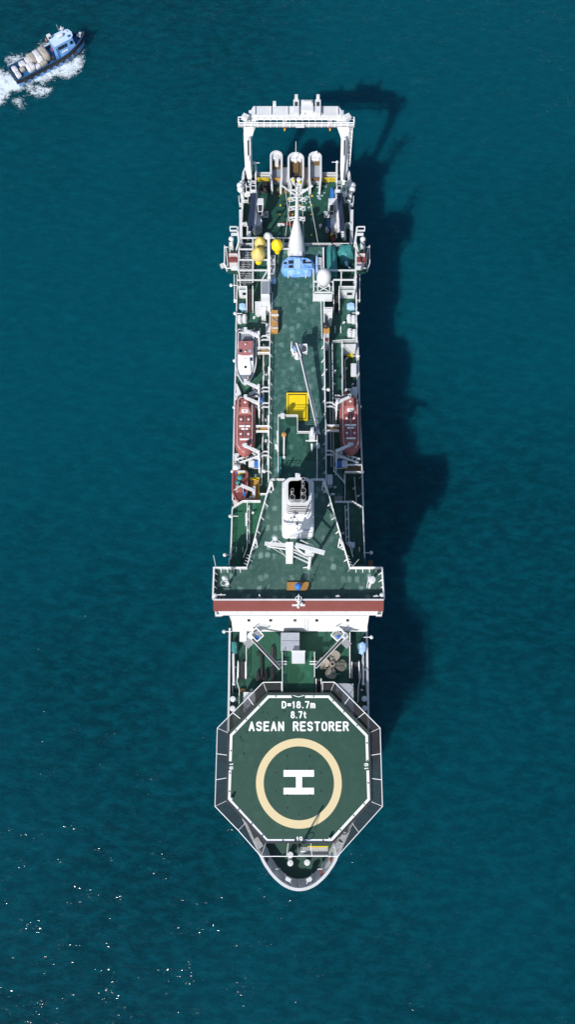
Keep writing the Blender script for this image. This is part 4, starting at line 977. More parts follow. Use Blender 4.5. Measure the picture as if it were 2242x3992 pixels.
one(MB().box(W(1293,914,10.0), (.35,.35,.3)), 'yellow_can', 'yellow', 'small yellow can at the end of the dark red trolley', 'can')
tarp('covered_machine', [(1288,742),(1296,742),(1303,752),(1303,765),(1288,765)], 9.02, 10.8, 'royal', 'narrow machine under a bright blue cover behind the right crane cab', 'covered machine', seed=5)
rf = thing('towing_frame', W(1130,860,9.02), 'red steel frame lying on the stern deck left of the tall mast', 'frame')
MB().path([W(1133,812,9.3), W(1135,878,9.3), W(1100,868,9.3)], .12).path([W(1128,868,9.3), W(1142,880,9.3)], .14).build('tubes', 'redmark', rf)
MB().prism(rect(1082,870,1110,879,9.3), 9.05, 9.3).build('plate', 'offwhite', rf)
def patch(x0, y0, w, h, n, seed):
    rnd = random.Random(seed); mb = MB()
    for k in range(n):
        x, y = x0+rnd.uniform(-w,w), y0+rnd.uniform(-h,h); s = rnd.uniform(.12,.4); mb.box(W(x,y,9.0)+V(0,0,.012+.001*k), (s*1.4,s,.01), rnd.uniform(-.8,.8))
    mb.build('bare_patches', painted('bare_primer%d' % seed, (.32,.42,.42)), ship, smooth=False)
patch(1256,764,17,12,9,1); patch(1245,720,30,12,12,2); patch(1200,790,12,25,8,3)

# stern chutes
def chute(x0, x1, y0, y1, yt, floor, idx):
    z = 11.2; xm = (x0+x1)/2; r = (x1-x0)/2
    path = [(x0+4,yt),(x0,y1-14),(x0,y0+r*.8)]+[(xm-r*math.cos(R(a)), y0+r*.8-r*.8*math.sin(R(a))) for a in range(15, 166, 15)]+[(x1,y0+r*.8),(x1,y1-14),(x1-4,yt)]
    if idx == 0: path = [(x0+4,yt)]+path[1:]
    if idx == 1: path[0], path[-1] = (x0+10,yt), (x1-10,yt)
    o = wallpath(poly(path, z), 7.5, .36, 3.8).build('stern_chute', 'white', ship)
    ins = poly([(x0+4,y1),(x0+4,y0+r*.9)]+[(xm-(r-4)*math.cos(R(a)), y0+r*.9-(r-4)*.8*math.sin(R(a))) for a in range(15,166,15)]+[(x1-4,y0+r*.9),(x1-4,y1)], 10)
    MB().prism(ins, 9.0, 9.9).build('chute_floor', floor, o, smooth=False)
    mb = MB().prism(rect(xm-r*.75,y0+8,xm+r*.75,y0+26,10.9), 9.9, 10.9)
    mb.build('chute_bridge', 'white' if idx != 1 else 'offwhite', o, bevel=.1)
    return o
c1 = chute(1056,1098,591,706,728,'greydeck',0); c2 = chute(1125,1182,597,706,730,'dark',1); c3 = chute(1206,1251,595,706,728,'grey',2)
MB().prism(rect(1062,620,1094,658,10), 9.8, 10.1).build('chute_board', 'wood', c1)
MB().prism(rect(1072,600,1086,644,10.6), 10, 11.0).build('roller_frame', 'white', c1)
MB().prism(rect(1062,694,1094,700,10.3), 10, 10.4).build('chute_lip', 'tan', c1)
MB().prism(rect(1143,628,1165,668,10.4), 10, 10.5).build('chute_board', 'wood', c2)
for x0 in (1131, 1168): MB().prism(rect(x0,628,x0+8,684,10.2), 9.9, 10.25).build('chute_board', 'wood', c2)
MB().tube(W(1153,628,10.5), W(1153,628,10.5)+V(0,0,5.2), .07, .04).ball(W(1153,628,10.7), .32).ball(W(1153,628,15.2), .12).build('stern_jackstaff', 'rail', c2)
MB().ball(W(1143,700,11), .5, sz=.5).ball(W(1166,700,11), .5, sz=.5).box(W(1143,712,10.8), (.6,1.0,.5)).box(W(1166,712,10.8), (.6,1.0,.5)).build('roller_bearing', 'offwhite', c2)
MB().box(W(1143,702,11.6), (.4,.4,.3)).box(W(1168,712,11.6), (.4,.4,.3)).build('bearing_cap', 'yellow', c2)
MB().prism(rect(1224,630,1246,640,10.3), 9.9, 10.4).prism(rect(1214,694,1246,700,10.3), 9.9, 10.4).build('chute_board', 'wood', c3)
MB().ball(W(1234,594,11.6), .3).tube(W(1234,600,10), W(1234,600,11.6), .1).build('stern_light', 'white', c3)
MB().prism(rect(1102,654,1123,710,9.8), 8.5, 9.9).build('chute_filler', 'offwhite', ship); MB().prism(rect(1185,654,1205,710,9.8), 8.5, 9.9).build('chute_filler', 'bronze', ship)

# ---- stern gantry (A-frame)
ga = MB().beam(W(970,449,20), W(1340,449,20), 1.1, 1.3).build('stern_gantry', 'white', ship, bevel=.08)
MB().prism(poly([(977,432),(987,414),(1322,414),(1336,436),(1334,452),(975,452)], 20.7), 20.2, 20.75).build('gantry_top_plate', 'white', ga, bevel=.05)
for s in (-1, 1):
    mx = lambda x: x if s < 0 else 2311-x
    a, b, c_ = W(mx(967),470,19.6), W(mx(971),655,11.5), W(mx(973),716,9.0)
    mb = MB()
    def qq(x0, x1, y, z): return [W(mx(x0),y,z), W(mx(x1),y,z), W(mx(x1),y,z)-V(0,.5,.8), W(mx(x0),y,z)-V(0,.5,.8)]
    mb.rings([qq(949,1000,462,19.8), qq(949,986,500,18.8), qq(949,980,520,17.8), qq(955,983,640,12.6), qq(962,982,668,11.2), qq(968,978,718,9.1)])
    mb.build('gantry_leg', 'white', ga, smooth=False)
    MB().tube(W(mx(967),535,18.3), W(mx(969),625,14.4), .2).build('hydraulic_ram', 'white', ga)
    MB().tube(W(mx(967),548,18.2), W(mx(968),606,15.6), .12).build('ram_rod', 'black', ga)
    MB().beam(W(mx(969),612,14.8), W(mx(977),705,10.6), .32, .4).build('ram_body', 'white', ga)
    MB().box(W(mx(957),458,21), (1.2,1.0,.8), s*.5).build('hinge_box', 'white', ga, bevel=.05)
    for y in (455,): MB().tube(W(mx(931),462,20), W(mx(931),496,18.8), .09).build('end_rail', 'rail', ga)
wk = MB().prism(rect(930,484,1380,494,19.2), 19.05, 19.15).build('gantry_walkway', 'steel', ga)
railpts([(930,496),(1380,496)], 19.2, 'walkway_railing', 1.1, 'rail', .08, 3, 1.1, ga)
railpts([(930,474),(1380,474)], 19.2, 'walkway_railing', 1.1, 'rail', .08, 2, 1.1, ga)
railpts([(930,474),(930,496)], 19.2, 'walkway_railing', 1.1, 'rail', .08, 3, .8, ga); railpts([(1380,474),(1380,496)], 19.2, 'walkway_railing', 1.1, 'rail', .08, 3, .8, ga)
for x in (994,1057,1122,1188,1256,1318): MB().box(W(x,432,20.9), (.1,1.6,.35)).build('stiffener', 'white', ga)
for x in (1155, 1240):
    o = MB().prism(rect(x-11,388,x+11,440,21.6), 20.7, 21.6).build('sheave_housing', 'white', ga)
    MB().prism(rect(x-6,396,x+6,412,21.7), 21.3, 21.65).build('sheave_slot', 'dark', o)
    MB().box(W(x,378,22.2), (.55,.6,.6)).build('sheave_lamp', 'white', o)
MB().prism(rect(1174,388,1222,432,21.4), 20.7, 21.4).build('winch_box', 'offwhite', ga, bevel=.08)
MB().box(W(1198,398,21.7), (1.6,.3,.4)).build('winch_bar', 'white', ga)
MB().box(W(1070,405,21.5), (.55,.6,.7)).build('gantry_lamp', 'white', ga)
MB().box(W(1170,492,19.8), (1.5,.3,.4)).build('name_board', 'offwhite', ga)
for x in (1110, 1287):
    o = MB().box(W(x,470,18.9), (.8,.8,.6)).build('hook_sheave', 'white', ga)
    MB().box(W(x,498,18), (.5,.4,.5)).build('hook_block', 'redmark', o); MB().tube(W(x,500,18), W(x,511,17.6), .12, .05).build('hook', 'yellow', o)
# caged ladder on the right leg
a, b = W(1368,500,18.6), W(1357,650,11.4); mb = MB(); mb2 = MB()
for k in range(26):
    p = a.lerp(b, k/25); mb.beam(p-V(.25,0,0), p+V(.25,0,0), .05)
for s in (-1, 1): mb.beam(a+V(s*.3,0,0), b+V(s*.3,0,0), .07)
mb.build('ladder', 'rail', ga)
for k in range(8):
    p = a.lerp(b, (k+.4)/8); mb2.torus(p+V(0,.15,.3), .38, .04, 14, 5)
for s in (-.36, 0, .36): mb2.beam(a+V(s,.1,.45), b+V(s,.1,.45), .05)
mb2.build('ladder_cage', 'rail', ga)

# ---- davits
def davit(y0, mirror, name='boat_davit'):
    mx = lambda x: 2320-x if mirror else x
    b = W(mx(1012),y0,ZB)
    o = MB().beam(b, b+V(0,0,5.2), .34, .34).build(name, 'white', ship)
    a, c_ = W(mx(1005),y0-42,ZB+4.4), W(mx(957),y0-64,ZB+4.4)
    MB().beam(a, c_, .36, .4).beam(a, a.lerp(c_,.5), .46, .42).ball(a, .34).build('davit_arm', 'white', o)
    MB().beam(b+V(0,0,4.2), b+V(0,-2.2,0), .22).beam(b+V(0,0,2.2), W(mx(988),y0-12,ZB), .25).build('davit_strut', 'white', o)
    mb = MB()
    for dy in (-42, -27): mb.beam(W(mx(1047),y0+dy,ZC+.2), W(mx(1027),y0+dy-1,ZC+.2), .2, .2).beam(W(mx(1027),y0+dy-1,ZC+.2), b+V(0,0,3.0 if dy < -30 else 2.2), .2, .2)
    mb.build('davit_tie', 'white', o)
    MB().box(W(mx(957),y0-66,ZB+3.8), (.5,.5,.9)).build('fall_block', 'white', o)
    mb = MB().beam(W(mx(1000),y0-26,ZB+1.4), W(mx(975),y0-14,ZB+.6), .55, .55).beam(W(mx(1007),y0-20,ZB+1.6), W(mx(985),y0-38,ZB+2.6), .25)
    mb.build('davit_ram', 'white', o)
for y0, m_ in ((1352,0),(1553,0),(1614,0),(1803,0),(1612,1),(1800,1)): davit(y0, m_)
for m_, ys in ((0,(1575,1812)),(1,(1808,))):
    mx = lambda x: 2320-x if m_ else x
    for y in ys:
        o = MB().beam(W(mx(916),y-18,ZB+1.2), W(mx(968),y-34,ZB+1.6), .2, .4).beam(W(mx(922),y-4,ZB+1.2), W(mx(1010),y-34,ZB+2.6), .24, .3).build('davit_track', 'white', ship)
        mb = MB()
        for t in (.2,.5,.8): mb.beam(W(mx(916),y-18,ZB+1.2).lerp(W(mx(968),y-34,ZB+1.6), t), W(mx(922),y-4,ZB+1.2).lerp(W(mx(1010),y-34,ZB+2.6), t*.6), .16)
        mb.build('track_rung', 'white', o)
for x, y in ((998,1813),(1320,1812)):
    o = MB().prism(rect(x-16,y+8,x+18,y+13,ZB+.4), ZB, ZB+.45).box(W(x-18 if x < 1100 else x+24,y-2,ZB+.8), (.9,1.1,.9)).build('davit_winch', 'white', ship)
    MB().box(W(x+3,y-3,ZB+.8), (1.05,1.05,.9)).build('winch_cover', 'royal', o, bevel=.12)
MB().box(W(1016,1560,ZB+1.2), (.8,.9,.8)).build('winch_cover', 'royal', ship, bevel=.1)
# embarkation gangways
for x0, x1, y in ((1000,1047,1676),(1273,1320,1674),(1006,1050,1372)):
    o = MB().prism(rect(x0,y-10,x1,y+9,ZC-.4), ZC-.55, ZC-.4).build('boarding_platform', 'wood', ship)
    railpts([(x0,y-8),(x1,y-8)], ZC-.4, 'platform_railing', 1.0, 'rail', .06, 3, 1, o); railpts([(x0,y+12),(x1,y+12)], ZC-.4, 'platform_railing', 1.0, 'rail', .06, 3, 1, o)
    MB().box(W((x0+x1)/2+5,y-1,ZC-.3), (1.1,.5,.15)).build('step_mat', 'tan', o)
for x0, y0, x1, y1 in ((1344,1820,1410,1846),(1338,1528,1366,1548)):
    MB().prism(rect(x0,y0,x1,y1,ZB+.3), ZB, ZB+.3).build('wood_platform', 'wood', ship)
    railpts([(x0,y1),(x1,y1)], ZB+.3, 'platform_railing', 1.0, 'rail', .06, 3, 1); railpts([(x0+8,y0-2),(x1,y0-2),(x1,y1)], ZB+.3, 'platform_railing', 1.0, 'rail', .06, 3, 1)
for x0, y0, x1, y1 in ((1304,1541,1334,1545),(1304,1552,1334,1556)): MB().beam(W(x0,y0,ZB+.6), W(x1,y1,ZB+.6), .25).build('cradle_beam', 'offwhite', ship)
MB().beam(W(1344,1850,13), W(1344,1880,13), .3, .3).build('fender_pipe', 'white', ship)
MB().prism(rect(914,1765,934,1796,ZB+.6), ZB, ZB+.6).build('side_store', 'offwhite', ship, bevel=.1)
MB().prism(poly([(920,1492),(926,1496),(940,1530),(940,1550),(920,1555)], ZB+.6), ZB, ZB+.6).build('side_store', 'offwhite', ship, bevel=.1)
# launching station of the rescue boat
MB().prism(rect(910,1815,958,1850,ZB+.3), ZB, ZB+.3).build('wood_platform', 'wood', ship)
MB().beam(W(911,1808,ZB+1.2), W(914,1850,ZB+1.2), .22, .6).build('yellow_guard', 'yellow', ship)
MB().box(W(925,1832,ZB+1), (1.0,1.6,1.0)).ball(W(921,1822,ZB+1.6), .6).box(W(929,1823,ZB+1.4), (.6,.6,1)).build('hydraulic_unit', 'white', ship, bevel=.05)
MB().ball(W(924,1846,ZB+1.2), .5).build('winch_cover', 'royal', ship)
railpts([(916,1812),(957,1812)], ZB+.3, 'platform_railing')
MB().prism(rect(975,1870,1011,1950,ZB+.4), ZB, ZB+.4).build('wood_platform', 'tan', ship)
railpts([(975,1872),(1011,1872)], ZB+.4, 'platform_railing', 1.1, 'yellow', .07); railpts([(1011,1872),(1011,1945)], ZB+.4, 'platform_railing', 1.1, 'yellow', .06, 1)
railpts([(974,1943),(994,1945)], ZB+.4, 'platform_railing')
for p in ([(1021,1840),(1021,1895),(1014,1898)],):
    railpts(p, ZB, 'railing')
o = MB().box(W(990,1916,ZB+2.5), (.45,1.3,1.1)).tube(W(990,1922,ZB), W(990,1922,ZB)+V(0,0,2.5), .3).build('rescue_davit', 'white', ship)
MB().beam(W(988,1912,ZB+3.0), W(938,1891,ZB+3.4), .42, .45).beam(W(938,1895,ZB+3.2), W(910,1912,ZB+1.6), .1).build('davit_arm', 'white', o)
MB().ball(W(1032,1838,ZC-1.8), .1).build('lamp_head', 'white', ship)

# ---- small fittings: rail stays, vents and pipes along the decks
for pts, z, s_, n_ in (([(1053,1200),(1050,1500),(1047,1870)],ZC,1,12),([(1263,1330),(1268,1600),(1271,1870)],ZC,-1,10),([(1056,1890),(964,2210)],ZT,1,6),([(1264,1890),(1362,2210)],ZT,-1,6),
                  ([(838,2222),(833,2330)],ZT,1,4),([(1487,2222),(1494,2330)],ZT,-1,4),([(850,2219),(950,2219)],ZT,0,4),([(1375,2219),(1480,2219)],ZT,0,4),([(965,1965),(964,2130)],ZD,1,4),([(1358,1970),(1360,2110)],ZD,-1,4),([(922,1200),(914,1600),(908,1900)],ZB,1,9),([(1404,1700),(1413,1960)],ZL,-1,4)):
    P_ = [W(x,y,z) for x, y in pts]; L_ = [(b-a).length for a, b in zip(P_, P_[1:])]; T_ = sum(L_)
    for k in range(n_):
        d = T_*(k+.5)/n_; i = 0
        while d > L_[i] and i < len(L_)-1: d -= L_[i]; i += 1
        p = P_[i].lerp(P_[i+1], min(1, d/L_[i])); e = V(s_*.45, -.25 if s_ else -.5, 0)
        MB().beam(p+V(0,0,1.0), p+e, .07).beam(p, p+e, .06).build('rail_stay', 'rail', ship)
for x, y, z in ((1270,1445,ZC-.6),(1304,1452,ZB),(1300,1500,ZB),(975,1352,ZB),(1038,1460,ZB),(1034,1640,ZB),(1036,1720,ZB),(995,1856,ZB),(1305,1900,ZB),(1350,1400,ZL),(1348,1440,ZL),(1375,1500,ZL),(1380,1905,ZL),(1395,1935,ZL),(943,1150,ZB),(1370,1160,ZB),(990,1240,ZB),(1340,1260,ZB),(985,2000,ZD),(1335,2080,ZD),(915,2600,12.06),(1420,2610,12.06),(1410,2690,12.06),(975,2500,14.05),(1350,2470,14.05),(1345,2690,14.05),(980,2690,14.05)):
    p = W(x,y,z); h = .5+.4*((x*7+y*3) % 5)/5
    MB().tube(p, p+V(0,0,h), .11, n=8).tube(p+V(0,0,h), p+V(.25,-.1,h+.05), .12, n=8).lathe(p, [(.2,0),(.2,.06),(.1,.08)], 8).build('vent_pipe', 'offwhite', ship)
for pts, z in (([(1031,1345),(1028,1600),(1024,1830)],ZB+.15),([(1284,1345),(1288,1600),(1292,1820)],ZB+.15),([(1344,1400),(1350,1560)],ZL+.2),([(1382,1860),(1390,1960)],ZL+.2),([(972,1970),(972,2120)],ZD+.12),([(1346,1970),(1350,2120)],ZD+.12),([(905,2560),(906,2700)],12.2),([(1426,2560),(1429,2700)],12.2),([(1062,1140),(1060,1205)],ZC+.15),([(1252,1160),(1256,1320)],ZC+.15)):
    MB().path([W(x,y,z) for x, y in pts], .09).build('deck_pipe', 'offwhite', ship)

# ------------------------------------------------------------------ boats on the davits
def outline(L_, B_, bow=.35, stern=.12, n=26, pw=1.6, ex=.72):
    """half breadths along a boat, bow at -y (towards the ship's bow), t from 0 stern to 1 bow"""
    out = []
    for i in range(n+1):
        t = i/n
        if t < stern: h = .78+.22*math.sin(t/stern*math.pi/2)
        elif t > 1-bow: u = (t-(1-bow))/bow; h = (max(0, 1-u**pw))**ex
        else: h = 1
        out.append((L_/2-L_*t, max(.02, h*B_/2)))
    return out
def boat_body(sec, L_, B_, **k):
    """sec: list of (scale of breadth, z, scale of length)"""
    ol = outline(L_, B_, **k); rs = []
    for sb, z, sl in sec:
        rs.append([V(-h*sb, y*sl, z) for y, h in ol]+[V(h*sb, y*sl, z) for y, h in reversed(ol)])
    return MB().rings(rs)
def lifeboat(px, py, label):
    o = local_thing('lifeboat', W(px, py, 15.8), label, 'lifeboat', 'enclosed orange lifeboats hanging in davits')
    boat_body([(.45,-.0,.86),(.86,.5,.95),(1.0,1.15,1.0),(1.02,1.25,1.0)], 10.4, 3.35, bow=.30, stern=.2, pw=2.3, ex=.62).build('hull', 'orange', o)
    boat_body([(.99,1.26,.985),(.93,1.7,.97),(.78,2.25,.93),(.70,2.35,.90),(.40,2.45,.86)], 10.4, 3.35, bow=.30, stern=.2, pw=2.3, ex=.62).build('canopy', 'orange_pale', o)
    mb = MB()
    for s in (-1, 1): mb.path([V(s*1.15,4.2,2.42), V(s*1.2,0,2.48), V(s*1.15,-3.4,2.42), V(s*.7,-4.2,2.3)], .05)
    mb.path([V(-1.15,4.2,2.42), V(-.8,4.7,2.35), V(.8,4.7,2.35), V(1.15,4.2,2.42)], .05).build('handrail', 'offwhite', o)
    tw = MB().rings([[V(-.95,4.3,2.4), V(.95,4.3,2.4), V(1.05,1.7,2.4), V(-1.05,1.7,2.4)], [V(-.5,4.1,3.05), V(.5,4.1,3.05), V(.52,2.7,3.05), V(-.52,2.7,3.05)]]).build('steering_tower', 'orange_pale', o, smooth=False)
    for s in (-1, 1):
        for y in (3.8, 3.1): MB().box((s*.78,y,2.8), (.1,.5,.3), rot=Matrix.Rotation(s*R(35),3,'Y')).build('window', 'glass', tw)
    MB().box((0,2.15,2.74), (.95,.5,.1), rot=Matrix.Rotation(R(33),3,'X')).build('front_panel', 'offwhite', tw)
    mb = MB()
    for k in (-.16,0,.16): mb.box((k,2.12,2.80), (.1,.22,.06), rot=Matrix.Rotation(R(33),3,'X'))
    mb.build('port_windows', 'black', tw)
    for x in (-.62, .58):
        for y in (.75, -1.75):
            h = MB().prism([(x-.42,y-.55),(x+.42,y-.55),(x+.42,y+.55),(x-.42,y+.55)], 2.35, 2.62).build('roof_hatch', 'orange', o, bevel=.05)
            MB().box((x,y,2.63), (.4,.11,.02)).box((x,y,2.634), (.11,.4,.02)).build('cross_mark', 'text', h)
    MB().box((0,3.5,3.07), (.4,.11,.03)).box((0,3.5,3.075), (.11,.4,.03)).build('cross_mark', 'text', tw)
    for y, w_ in ((-.35,1.75),(-.82,1.05),(-2.6,1.45)): MB().box((0,y,2.5), (w_,.24,.12)).build('name_band', 'text', o)
    MB().beam((0,1.3,2.62), (0,-2.4,2.62), .1, .08).build('grab_bar', 'steel', o)
    MB().box((.0,-3.55,2.4), (.7,.5,.15)).build('hook_plate', 'offwhite', o)
    MB().box((.05,-4.2,2.2), (.35,.7,.3)).build('release_hook', 'black', o)
    MB().box((0,4.75,2.0), (1.3,.4,.5)).build('stern_recess', 'dark', o)
    mb = MB()
    for s in (-1, 1): mb.box((s*1.5,-.2,1.6), (.12,1.1,.35), rot=Matrix.Rotation(-s*R(20),3,'Y'))
    mb.build('side_panel', 'offwhite', o)
    for s in (-1,1): MB().path([V(s*1.67,4,.9), V(s*1.72,0,.95), V(s*1.5,-3,.95)], .035).build('grab_line', 'dark', o)
    return o
lifeboat(957,1676,'faded orange enclosed lifeboat in the davits on the left side, its deck fully sunlit')
lifeboat(1363,1672,'faded orange enclosed lifeboat in the davits on the right side, mostly in shadow')

# work launch
wb = local_thing('work_launch', W(960,1410,15.9), 'white work launch with a faded red cabin roof hanging at the left side', 'boat')
kw = dict(bow=.42, stern=.05, pw=1.7)
boat_body([(.5,-.1,.85),(.86,.5,.94),(1.0,1.3,1.0),(1.02,1.4,1.0)], 9.9, 3.4, **kw).build('hull', 'white', wb)
boat_body([(.93,1.38,.96),(.93,1.43,.96)], 9.9, 3.4, **kw).build('deck', 'greydeck', wb)
ol = outline(9.9, 3.4, **kw)
mb = MB(); pts = [V(-h,y,1.5) for y,h in ol]+[V(h,y,1.5) for y,h in reversed(ol)]
for a, b in zip(pts, pts[1:]+pts[:1]): mb.beam(a, b, .16, .22)
mb.build('gunwale', 'white', wb)
MB().beam(V(-1.25,4.4,1.75), V(-1.32,1.7,1.75), .12, .6).beam(V(1.25,4.4,1.75), V(1.32,1.7,1.75), .12, .6).beam(V(-1.25,4.4,1.75), V(1.25,4.4,1.75), .12, .6).build('cockpit_rail', 'white', wb)
cab = MB().rings([[V(-1.3,2.2,1.4), V(1.3,2.2,1.4), V(1.3,-2.0,1.4), V(.9,-3.1,1.4), V(-.9,-3.1,1.4), V(-1.3,-2.0,1.4)], [V(-1.2,2.15,2.9), V(1.2,2.15,2.9), V(1.2,-.2,2.9), V(.6,-.35,2.9), V(-.6,-.35,2.9), V(-1.2,-.2,2.9)]]).build('cabin', 'white', wb, smooth=False)
MB().rings([[V(-1.22,2.3,2.9), V(1.22,2.3,2.9), V(1.18,-.15,2.9), V(.6,-.35,2.9), V(-.6,-.35,2.9), V(-1.18,-.15,2.9)], [V(-1.15,2.2,3.0), V(1.15,2.2,3.0), V(1.1,-.1,3.0), V(.55,-.28,3.0), V(-.55,-.28,3.0), V(-1.1,-.1,3.0)]]).build('cabin_roof', 'pinkroof', wb, smooth=False)
for x in (-.82,0,.82):
    p = V(x, -.2-.75, 2.62)
    w_ = MB().box(V(x,-.93 if x == 0 else -.8,2.52), (.62,.55,.08), rot=Matrix.Rotation(R(33),3,'X')).build('windscreen_pane', 'glass', cab)
MB().box((0,-1.95,2.02), (.42,.4,.08), rot=Matrix.Rotation(R(28),3,'X')).build('foredeck_window', 'glass', cab)
for x, m_ in ((-.78,'glass'),(.72,'grey')):
    MB().box((x,.45,3.03), (.5,.5,.08)).build('roof_hatch', m_, cab, bevel=.03)
MB().ball((0,1.6,3.15), .14).ball((0,.3,3.1), .16).build('roof_lamp', 'white', cab)
g_ = MB().prism([(-.55,2.35),(.55,2.35),(.55,2.95),(-.55,2.95)], 1.5, 2.2).build('engine_grille', 'dark', wb, smooth=False)
mb = MB()
for k in range(6): mb.beam(V(-.5+k*.17,2.38,2.22), V(-.3+k*.17,2.92,2.22), .05)
mb.build('grille_bars', 'tan', g_)
for s in (-1, 1): MB().torus(V(s*1.15,4.55,1.75), .26, .1).build('tyre_fender', 'black', wb)
MB().prism([(.15,-3.9),(.65,-3.9),(.65,-3.45),(.15,-3.45)], 1.42, 1.5).build('deck_hatch', 'cream', wb)
MB().tube((0,-4.1,1.4), (0,-4.1,1.9), .09).beam((-.2,-4.1,1.75), (.2,-4.1,1.75), .07).tube((0,-3.3,1.5), (0,-3.9,1.6), .06).build('mooring_bitt', 'steel', wb)

# rescue boat
rb = local_thing('rescue_boat', W(937,1905,15.6), 'open orange rescue boat under a white davit arm aft of the left deck', 'boat')
kw = dict(bow=.4, stern=.1)
boat_body([(.5,-.1,.85),(.9,.4,.95),(1.0,.95,1.0),(1.0,1.05,1.0)], 5.2, 2.3, **kw).build('hull', 'orange', rb)
boat_body([(.78,1.04,.88),(.78,1.07,.88)], 5.2, 2.3, **kw).build('inner_floor', 'red', rb)
ol = outline(5.2, 2.3, **kw); pts = [V(-h,y,1.12) for y,h in ol]+[V(h,y,1.12) for y,h in reversed(ol)]
mb = MB(); mb.path(pts+[pts[0]], .16).build('gunwale_tube', 'orange_pale', rb)
MB().box((.0,-.5,1.4), (.75,1.0,.7)).build('console', 'orange_pale', rb, bevel=.08)
MB().path([V(-.5,-1,1.1), V(-.5,-.2,2.0), V(.5,-.2,2.0), V(.5,-1,1.1)], .05).build('roll_bar', 'offwhite', rb)
MB().box((.7,-1.3,1.2), (.4,.7,.3)).build('gear_bag', 'royal', rb)
MB().ball((0,1.4,1.5), .5, sz=.7).ball((-.3,.6,1.3), .4, sz=.7).build('engine_cover', 'teal', rb)
MB().box((.2,2.4,1.3), (1.2,.3,.3)).build('transom_box', 'offwhite', rb)
MB().box((.1,2.1,1.25), (.8,.2,.2)).build('step', 'yellow', rb)

# ------------------------------------------------------------------ loose things on the ship
# marker buoys
def buoy(px, py, z, s, mat, label, tilt=0):
    o = local_thing('cable_buoy', W(px, py, z), label, 'buoy', 'yellow cable buoys stowed on the aft frames')
    MB().lathe((0,0,0), [(.25*s,0),(.55*s,.1*s),(.98*s,.7*s),(1.08*s,1.15*s),(.98*s,1.6*s),(.65*s,2.1*s),(.25*s,2.45*s),(.05*s,2.55*s)], 10, 1, 1).build('float_body', mat, o)
    MB().lathe((0,-.2*s,0), [(.5*s,-.5*s),(.52*s,.1*s),(.4*s,.3*s)], 14).build('counterweight', 'yellow', o)
    mb = MB()
    for k in range(4):
        a = k*math.pi/2+.6; mb.path([V(1.1*s*math.cos(a),1.1*s*math.sin(a),1.15*s), V(.7*s*math.cos(a),.7*s*math.sin(a),2.1*s), V(0,0,2.62*s)], .045)
    mb.build('rope_seam', 'yellow', o)
    return o
buoy(1015,962,20.4,.95,'paleyellow','weathered pale yellow buoy behind, the farther of the two touching ones')
buoy(1008,1009,20.4,1.15,'paleyellow','largest weathered pale yellow buoy, nearest the machinery racks')
buoy(1080,972,20.4,.98,'yellow','clean bright yellow buoy beside the white cone of the mast')
# tarps
def tarp_house(px0, py0, px1, py1, z0, z1, mat, name, label, ridge='y', seed=1, cat='covered machine'):
    rnd = random.Random(seed); a, b = W(px0,py0,z1*.6+z0*.4), W(px1,py1,z1*.6+z0*.4)
    x0, x1, y0, y1 = min(a.x,b.x), max(a.x,b.x), min(a.y,b.y), max(a.y,b.y); n = 7
    prof = [(0,0),(0,.55),(.08,.8),(.32,.95),(.55,1.0),(.75,.93),(.93,.75),(1,.5),(1,0)]
    rs = []
    for i in range(n+1):
        t = i/n; e = 1-.12*(abs(2*t-1)**4)
        rs.append([V(x0+(x1-x0)*(.5+(u-.5)*e*(1+rnd.uniform(-.02,.02))), y0+(y1-y0)*t, z0+(z1-z0)*v*(e if v > .3 else 1)*(1+rnd.uniform(-.03,.03))) for u, v in prof])
    return one(MB().rings(rs), name, mat, label, cat)
tarp_house(1268,968,1318,1068,ZB,ZB+2.9,'teal','covered_machine','long machine under a teal tarpaulin with a ridge, next to the white dome',seed=2)
tarp('covered_machine', [(1323,966),(1362,962),(1380,974),(1378,1005),(1352,1022),(1326,1012),(1316,990)], ZB, ZB+3.2, 'teal', 'rounded machine under a teal tarpaulin beside the right side platform', 'covered machine', top=.6, seed=8)
MB().tube(W(1350,1018,ZB+1.6), W(1352,1034,ZB+1.2), .28, .22).beam(W(1352,1034,ZB+1), W(1368,1048,ZB+.8), .12).build('nozzle', 'lightblue', ship)
bt = tarp('covered_machine', [(1103,1018),(1118,1010),(1165,1009),(1210,1014),(1226,1030),(1226,1052),(1208,1068),(1160,1071),(1108,1067),(1096,1048)], ZC, ZC+1.7, 'bluetarp', 'wide machine under bright blue tarpaulin in front of the white mast cone', 'covered machine', top=.82, seed=9)
mb = MB(); c0 = W(1160,1038,ZC+2.15)
for x, y, w_, h_ in ((1134,1022,.8,.6),(1134,1040,.7,.5),(1186,1020,.5,.7),(1204,1024,.9,.25),(1112,1026,.5,.3)): mb.box(W(x,y,ZC+1.84)-V(0,0,0), (w_,h_,.06), .05)
for o_ in [mb.build('torn_opening', 'black', None)]: o_.parent = bt; o_.location = -bt.location
mb = MB().beam(W(1160,1008,ZC+1.86), W(1160,1048,ZC+1.86), 1.0, .05).beam(W(1100,1046,ZC+1.8), W(1222,1046,ZC+1.84), .06, .05)
o_ = mb.build('rope_band', 'lightblue', None); o_.parent = bt; o_.location = -bt.location
mb = MB().beam(W(1124,1066,ZC+.9), W(1124,1084,ZC), .12).beam(W(1193,1066,ZC+.9), W(1192,1084,ZC), .12)
o_ = mb.build('drawbar', 'white', None); o_.parent = bt; o_.location = -bt.location
tarp('tarpaulin_bundle', [(932,1187),(946,1184),(959,1188),(958,1206),(944,1208),(932,1204)], ZB, ZB+.9, 'lightblue', 'crumpled blue tarpaulin bundle on the left deck above the raft canisters', 'tarpaulin', 'blue tarpaulin bundles at the side rails', seed=11)
